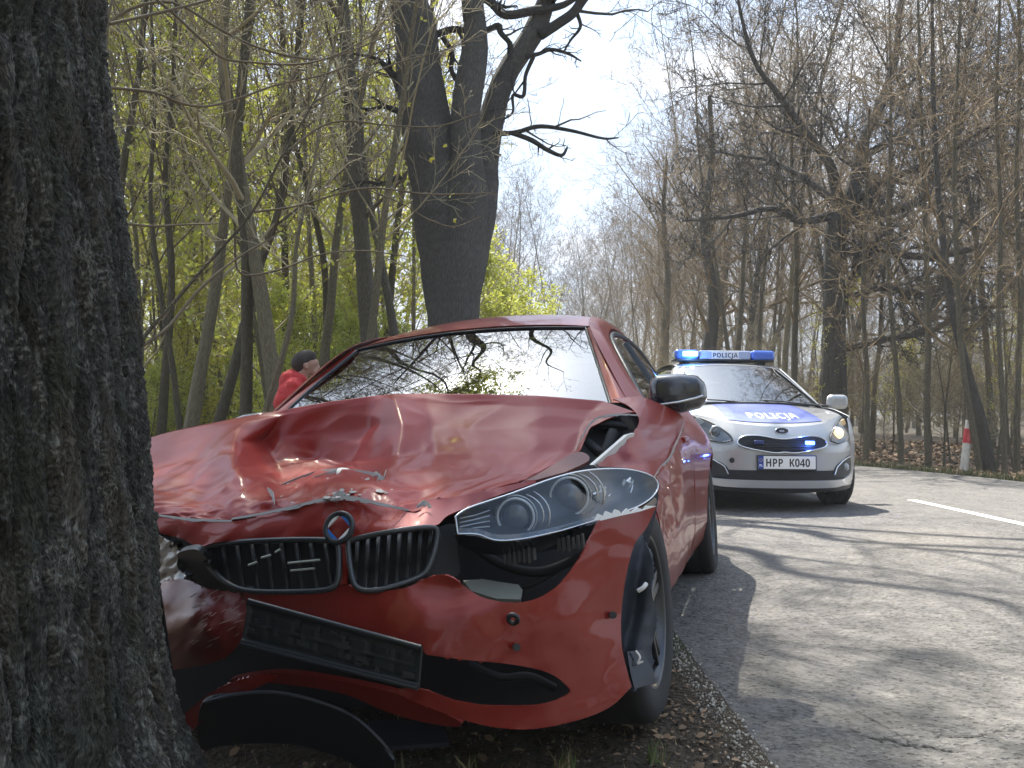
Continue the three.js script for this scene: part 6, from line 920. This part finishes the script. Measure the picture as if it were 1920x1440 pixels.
{ // person facing +x, head bowed
  const X = -2.14, D = 9.5, gy = groundY(X, D), o = thing('person', 'person in red hooded jacket with short dark hair, head bowed behind the crashed car', 'person', [X, gy, -D]);
  const skin = std(0.42, 0.25, 0.19, 0.6), jacket = std(0.5, 0.03, 0.03, 0.8), hair = std(0.035, 0.025, 0.02, 0.8), jeans = std(0.05, 0.06, 0.1, 0.9), shoe = std(0.03, 0.03, 0.03, 0.6);
  const body = [], HY = 1.56 - 0.0;
  const smoothed = (g) => { g.computeVertexNormals(); return g; };
  const folds = (g) => { const p = g.attributes.position, q = g.attributes.normal; for (let i = 0; i < p.count; i++) { const x = p.getX(i), y = p.getY(i), z = p.getZ(i), w = 0.014 * fbm3(x * 7 + y * 5, y * 9, z * 8, 3); p.setXYZ(i, x + q.getX(i) * w, y + q.getY(i) * w, z + q.getZ(i) * w); } g.computeVertexNormals(); return g; };
  const legs = [-1, 1].flatMap((s) => [[0, 0.9, s * 0.09, 0.105, 0.03, 0.5, s * 0.1, 0.072], [0.03, 0.5, s * 0.1, 0.07, -0.03, 0.1, s * 0.11, 0.046], [-0.03, 0.06, s * 0.11, 0.045, 0.12, 0.035, s * 0.12, 0.036]]);
  const hands = [-1, 1].flatMap((s) => { const w = [0.36, 1.1, s * 0.1], b = [[0.3, 1.08, s * 0.12, 0.03, ...w, 0.028], [w[0], w[1], w[2], 0.03, w[0] + 0.06, w[1] + 0.01, w[2] - s * 0.015, 0.03]]; for (let f = 0; f < 4; f++) { const x = w[0] + 0.075, y = w[1] + 0.028 - f * 0.019, l = [0.04, 0.046, 0.043, 0.034][f]; b.push([x, y, w[2] - s * 0.015, 0.0095, x + l, y + 0.002, w[2] - s * 0.035, 0.0088], [x + l, y + 0.002, w[2] - s * 0.035, 0.0088, x + l * 1.15, y - 0.004, w[2] - s * 0.07, 0.0078]); } b.push([w[0] + 0.02, w[1] + 0.03, w[2], 0.011, w[0] + 0.055, w[1] + 0.055, w[2] - s * 0.02, 0.01], [w[0] + 0.055, w[1] + 0.055, w[2] - s * 0.02, 0.01, w[0] + 0.085, w[1] + 0.055, w[2] - s * 0.035, 0.009]); return b; });
  const head = [[0.1, 1.42, 0, 0.06, 0.125, 1.5, 0, 0.058], [0.135, 1.595, 0, 0.088, 0.175, 1.585, 0, 0.088], [0.17, 1.52, 0, 0.062, 0.215, 1.505, 0, 0.046], [0.255, 1.575, 0, 0.012, 0.272, 1.535, 0, 0.015], [0.24, 1.485, -0.014, 0.012, 0.24, 1.485, 0.014, 0.012], [0.14, 1.56, 0.088, 0.016, 0.145, 1.535, 0.09, 0.013], [0.14, 1.56, -0.088, 0.016, 0.145, 1.535, -0.09, 0.013], [0.235, 1.585, -0.04, 0.016, 0.235, 1.585, 0.04, 0.016]];
  part(o, 'body', join([fleshOut(legs.map((b) => b.map((v, i) => (i === 3 || i === 7 ? v * 0.93 : v))), [-0.55, -0.02, -0.55], 1.1, 70, 0.03), fleshOut(hands, [0.22, 0.96, -0.18], 0.36, 90, 0.006), fleshOut(head, [0.0, 1.34, -0.2], 0.4, 90, 0.03)]), skin);
  part(o, 'jacket', folds(smoothed(mergeVertices(fleshOut([[-0.02, 0.86, 0, 0.155, 0, 1.0, 0, 0.15], [-0.02, 0.88, 0.07, 0.12, 0.0, 1.25, 0.09, 0.13], [-0.02, 0.88, -0.07, 0.12, 0.0, 1.25, -0.09, 0.13], [0, 1.2, 0, 0.15, 0.04, 1.36, 0, 0.11], [0.03, 1.345, -0.15, 0.085, 0.03, 1.345, 0.15, 0.085], [0.03, 1.34, 0.19, 0.075, 0.06, 1.08, 0.25, 0.06], [0.06, 1.08, 0.25, 0.06, 0.32, 1.08, 0.12, 0.044], [0.03, 1.34, -0.19, 0.075, 0.06, 1.08, -0.25, 0.06], [0.06, 1.08, -0.25, 0.06, 0.32, 1.08, -0.12, 0.044], [0.02, 1.43, 0, 0.085, -0.01, 1.4, 0, 0.09], [-0.02, 1.43, -0.08, 0.055, -0.02, 1.43, 0.08, 0.055], [0.06, 1.44, 0.08, 0.045, 0.12, 1.42, 0.06, 0.04], [0.06, 1.44, -0.08, 0.045, 0.12, 1.42, -0.06, 0.04]], [-0.45, 0.65, -0.45], 0.95, 90, 0.035).deleteAttribute('normal'), 1e-4))), jacket);
  part(o, 'trousers', fleshOut([[0, 0.92, 0, 0.13, 0, 0.86, 0, 0.135], ...[-1, 1].flatMap((s) => [[0, 0.88, s * 0.085, 0.115, 0.03, 0.5, s * 0.1, 0.086], [0.03, 0.5, s * 0.1, 0.086, -0.03, 0.1, s * 0.11, 0.07]])], [-0.55, -0.02, -0.55], 1.1, 80, 0.03), jeans);
  for (const s of [-1, 1]) part(o, 'shoe', fleshOut([[-0.07, 0.05, s * 0.11, 0.05, 0.05, 0.05, s * 0.115, 0.05], [0.05, 0.05, s * 0.115, 0.05, 0.17, 0.035, s * 0.12, 0.042]], [-0.2, -0.1, s * 0.11 - 0.2], 0.4, 40, 0.02), shoe);
  part(o, 'hair', fleshOut([[0.112, 1.605, 0, 0.09, 0.155, 1.63, 0, 0.08], [0.085, 1.57, 0, 0.075, 0.1, 1.54, 0, 0.065], [0.12, 1.6, 0.03, 0.074, 0.18, 1.632, 0.02, 0.07], [0.12, 1.6, -0.03, 0.074, 0.18, 1.632, -0.02, 0.07], [0.2, 1.66, 0.03, 0.024, 0.2, 1.66, -0.03, 0.024]], [-0.06, 1.4, -0.2], 0.4, 70, 0.02), hair);
  for (const s of [-1, 1]) part(o, 'eye', moved(new THREE.SphereGeometry(0.011, 12, 8), 0.244, 1.567, s * 0.032), std(0.5, 0.48, 0.45, 0.3));
  o.rotation.y = 0.25;
}
{ // marker post beyond the road
  const b = at(1806, 886, 15.3), o = thing('marker_post', 'leaning white roadside marker post with a red band', 'marker post', [b.x, groundY(b.x, 15.3) - 0.01, -15.3]);
  o.rotation.set(0, -0.25, -0.13);
  const s = new THREE.Shape(); s.moveTo(-0.062, -0.03); s.lineTo(0.062, -0.03); s.quadraticCurveTo(0.066, 0.0, 0.04, 0.022); s.quadraticCurveTo(0, 0.04, -0.04, 0.022); s.quadraticCurveTo(-0.066, 0, -0.062, -0.03);
  const bar = (y0, y1, k, slant) => { const g = new THREE.ExtrudeGeometry(s, { depth: y1 - y0, bevelEnabled: false, curveSegments: 8, steps: 4 }); g.rotateX(-Math.PI / 2); g.translate(0, y0, 0); g.scale(k, 1, k); const p = g.attributes.position; if (slant) for (let i = 0; i < p.count; i++) if (p.getY(i) > y1 - 0.01) p.setY(i, p.getY(i) + p.getX(i) * 0.28); g.rotateY(Math.PI); g.computeVertexNormals(); return g; };
  const dirt = dataTex(64, (u, v) => { const k = 0.86 + 0.14 * tn(u, v, 14); return [k, k * 0.99, k * 0.95]; });
  part(o, 'post', bar(0, 0.86, 1, true), std(0.72, 0.7, 0.66, 0.6, { map: dirt })); part(o, 'red_band', bar(0.52, 0.74, 1.12), std(0.55, 0.03, 0.05, 0.45)); part(o, 'reflector', moved(new RoundedBoxGeometry(0.05, 0.09, 0.012, 2, 0.004), 0.0, 0.6, 0.038), phys(0.6, 0.05, 0.07, 0.2, { clearcoat: 1 }));
}
{ // plastic torn from under the car
  const dsheet = (o, cell, ds, t) => { const U = tps(ds); return sheet(roundOut(o, 6), cell, (x, y) => { const p = at(x, y, U(x, y)); p.y = Math.max(p.y, groundY(p.x, -p.z) + 0.004); return p.toArray(); }, t, V(0, EYE, 0)); };
  const a = thing('torn_undertray', 'curved black plastic shield torn off and lying below the bumper', 'debris');
  part(a, 'shield', dsheet([[380, 1318], [450, 1302], [520, 1300], [600, 1318], [660, 1344], [705, 1382], [738, 1424], [736, 1452, 1], [690, 1448], [630, 1418], [560, 1398], [500, 1394], [420, 1398], [376, 1402]], 12, [[380, 1318, 2.55], [520, 1300, 2.5], [660, 1344, 2.42], [738, 1424, 2.42], [690, 1448, 2.6], [560, 1398, 2.78], [400, 1398, 2.8]], 0.006), std(0.034, 0.038, 0.046, 0.42));
  const rib = new Tubes(); rib.tube(spline([[385, 1316], [450, 1301], [520, 1299], [600, 1317], [660, 1343], [705, 1381], [738, 1424]].map(([x, y]) => at(x, y, lerp(2.52, 2.41, (x - 380) / 360))), 40), 0.005, 6); part(a, 'rolled_edge', rib.build(), std(0.05, 0.055, 0.065, 0.35));
  const b = thing('plastic_panel', 'flat dark plastic panel lying under the bumper corner', 'debris'); part(b, 'panel', dsheet([[690, 1350, 1], [830, 1352, 1], [842, 1392, 1], [700, 1402, 1]], 12, [[690, 1350, 2.95], [830, 1352, 2.95], [842, 1392, 2.8], [700, 1402, 2.78]], 0.012), std(0.045, 0.05, 0.065, 0.5));
  const stick = (label, path, r, mat) => { const T = new Tubes(); T.tube(spline(path.map(([x, y]) => { const D0 = (EYE + 0.05) * F / (y - 775), p = at(x, y, D0); p.y = groundY(p.x, D0) + r; return p; }), 16), r, 6, 0.2, path[0][0]); const o = thing('stick', label, 'stick'); part(o, 'wood', T.build(), mat); };
  stick('pale stick lying in front of the torn black shield', [[505, 1446], [545, 1428], [590, 1412]], 0.006, M.pale); stick('thin bent twig lying beside the near trunk', [[392, 1432], [410, 1412], [424, 1424], [440, 1408]], 0.004, M.pale); stick('dark twig lying between the near trunk and the shield', [[400, 1442], [450, 1436], [500, 1440]], 0.005, M.oak); stick('short twig at the foot of the near trunk', [[446, 1446], [470, 1430], [476, 1420]], 0.003, M.pale);
}
{ // leaf litter, gravel and grass: nobody could count them
  const leaf = meshGeo([-0.5, 0, 0, -0.15, 0.12, -0.28, 0.2, 0.16, -0.2, 0.5, 0.02, 0, 0.2, 0.1, 0.24, -0.15, 0.05, 0.3], [0, 5, 1, 1, 5, 4, 1, 4, 2, 2, 4, 3]), rng = mulberry(123);
  const spread = (parent, name, geo, mat, n, put, tint) => { const im = new THREE.InstancedMesh(geo, mat, n), m = new THREE.Matrix4(); for (let i = 0; i < n; i++) { const [x, D, s, up, tilt] = put(rng); m.compose(V(x, groundY(x, D) + up, -D), new THREE.Quaternion().setFromEuler(new THREE.Euler((rng() - 0.5) * tilt, rng() * 6.28, (rng() - 0.5) * tilt)), V(s, s * (0.7 + 0.6 * rng()), s)); im.setMatrixAt(i, m); im.setColorAt(i, tint(rng)); } im.name = name; parent.add(im); };
  const mass = (name, label, cat) => { const g = new THREE.Group(); g.name = name; scene.add(g); return tag(g, label, cat, null, 'stuff'); };
  const dry = (r) => { const k = 0.5 + 0.9 * r(); return new THREE.Color().setRGB(0.3 * k, 0.2 * k, 0.12 * k); };
  const white = std(1, 1, 1, 0.9);
  const L = mass('leaf_litter', 'dry brown fallen leaves covering the ground of the wood', 'leaves');
  spread(L, 'far_leaves', leaf, white, 16000, (r) => { const D = 13 + 16 * r() ** 1.4, x = farEdge(D) + 0.25 + 7 * r() ** 1.6; return [x, D, 0.07 + 0.06 * r(), 0.01 + 0.05 * r(), 1.3]; }, dry);
  spread(L, 'verge_leaves', leaf, white, 900, (r) => [0.55 - 4 * r() ** 1.2, 2 + 9 * r(), 0.025 + 0.03 * r(), 0.008, 0.9], dry);
  spread(L, 'edge_leaves', leaf, white, 380, (r) => [0.6 - 0.3 * r() ** 1.3, 2.1 + 1.5 * r(), 0.008 + 0.022 * r() ** 2, 0.008, 1.1], dry);
  const G = mass('gravel', 'pale gravel and crumbled asphalt along the road edge', 'gravel'), st = new THREE.IcosahedronGeometry(0.5, 0);
  spread(G, 'stones', st, white, 1700, (r) => [0.64 + 0.06 * (r() + r() + r() - 1.5), 2 + 2.6 * r() ** 1.5, 0.002 + 0.009 * r() ** 2.5, 0.003, 6], (r) => { const k = 0.3 + 0.35 * r(); return new THREE.Color().setRGB(k, k * 0.93, k * 0.8); });
  spread(G, 'dirt_crumbs', st, white, 3500, (r) => [0.62 - 1.6 * r() ** 1.5, 2 + 3.4 * r(), 0.003 + 0.01 * r() ** 2, 0.002, 6], (r) => { const k = 0.1 + 0.14 * r(); return new THREE.Color().setRGB(k, k * 0.85, k * 0.66); });
  const blade = meshGeo([-0.06, 0, 0, 0.06, 0, 0, -0.04, 0.5, 0.06, 0.05, 0.52, 0.06, 0.02, 1, 0.25], [0, 1, 2, 1, 3, 2, 2, 3, 4]);
  const T = mass('grass', 'sparse short grass along the verges', 'grass');
  const green = (r) => { const k = 0.6 + 0.6 * r(); return r() < 0.45 ? new THREE.Color().setRGB(0.28 * k, 0.23 * k, 0.12 * k) : new THREE.Color().setRGB(0.09 * k, 0.13 * k, 0.035 * k); };
  spread(T, 'far_blades', blade, white, 6000, (r) => { const D = 12.5 + 12 * r(); return [farEdge(D) + 0.05 + 0.5 * r() ** 1.5, D, 0.05 + 0.09 * r(), -0.01, 0.9]; }, green);
  spread(T, 'near_blades', blade, white, 1300, (r) => [0.5 - 1.7 * r(), 2.35 + 1.1 * r(), 0.012 + 0.035 * r() * r(), -0.004, 1.2], green);
  const tufts = Array.from({ length: 12 }, () => [-0.35 + 0.75 * rng(), 2.42 + 0.3 * rng()]);
  spread(T, 'tufts', blade, white, 220, (r) => { const t = tufts[(r() * 12) | 0]; return [t[0] + 0.05 * (r() - 0.5), t[1] + 0.05 * (r() - 0.5), 0.03 + 0.06 * r(), -0.004, 1.3]; }, green);
  spread(T, 'forest_grass', blade, white, 6000, (r) => { const D = 8 + 16 * r(); return [nearEdge(D) - 0.2 - 7 * r(), D, 0.06 + 0.14 * r(), -0.02, 0.9]; }, green);
}
scene.traverse((o) => { if (o.isMesh) { o.castShadow = true; o.receiveShadow = true; } });
renderer.render(scene, camera);
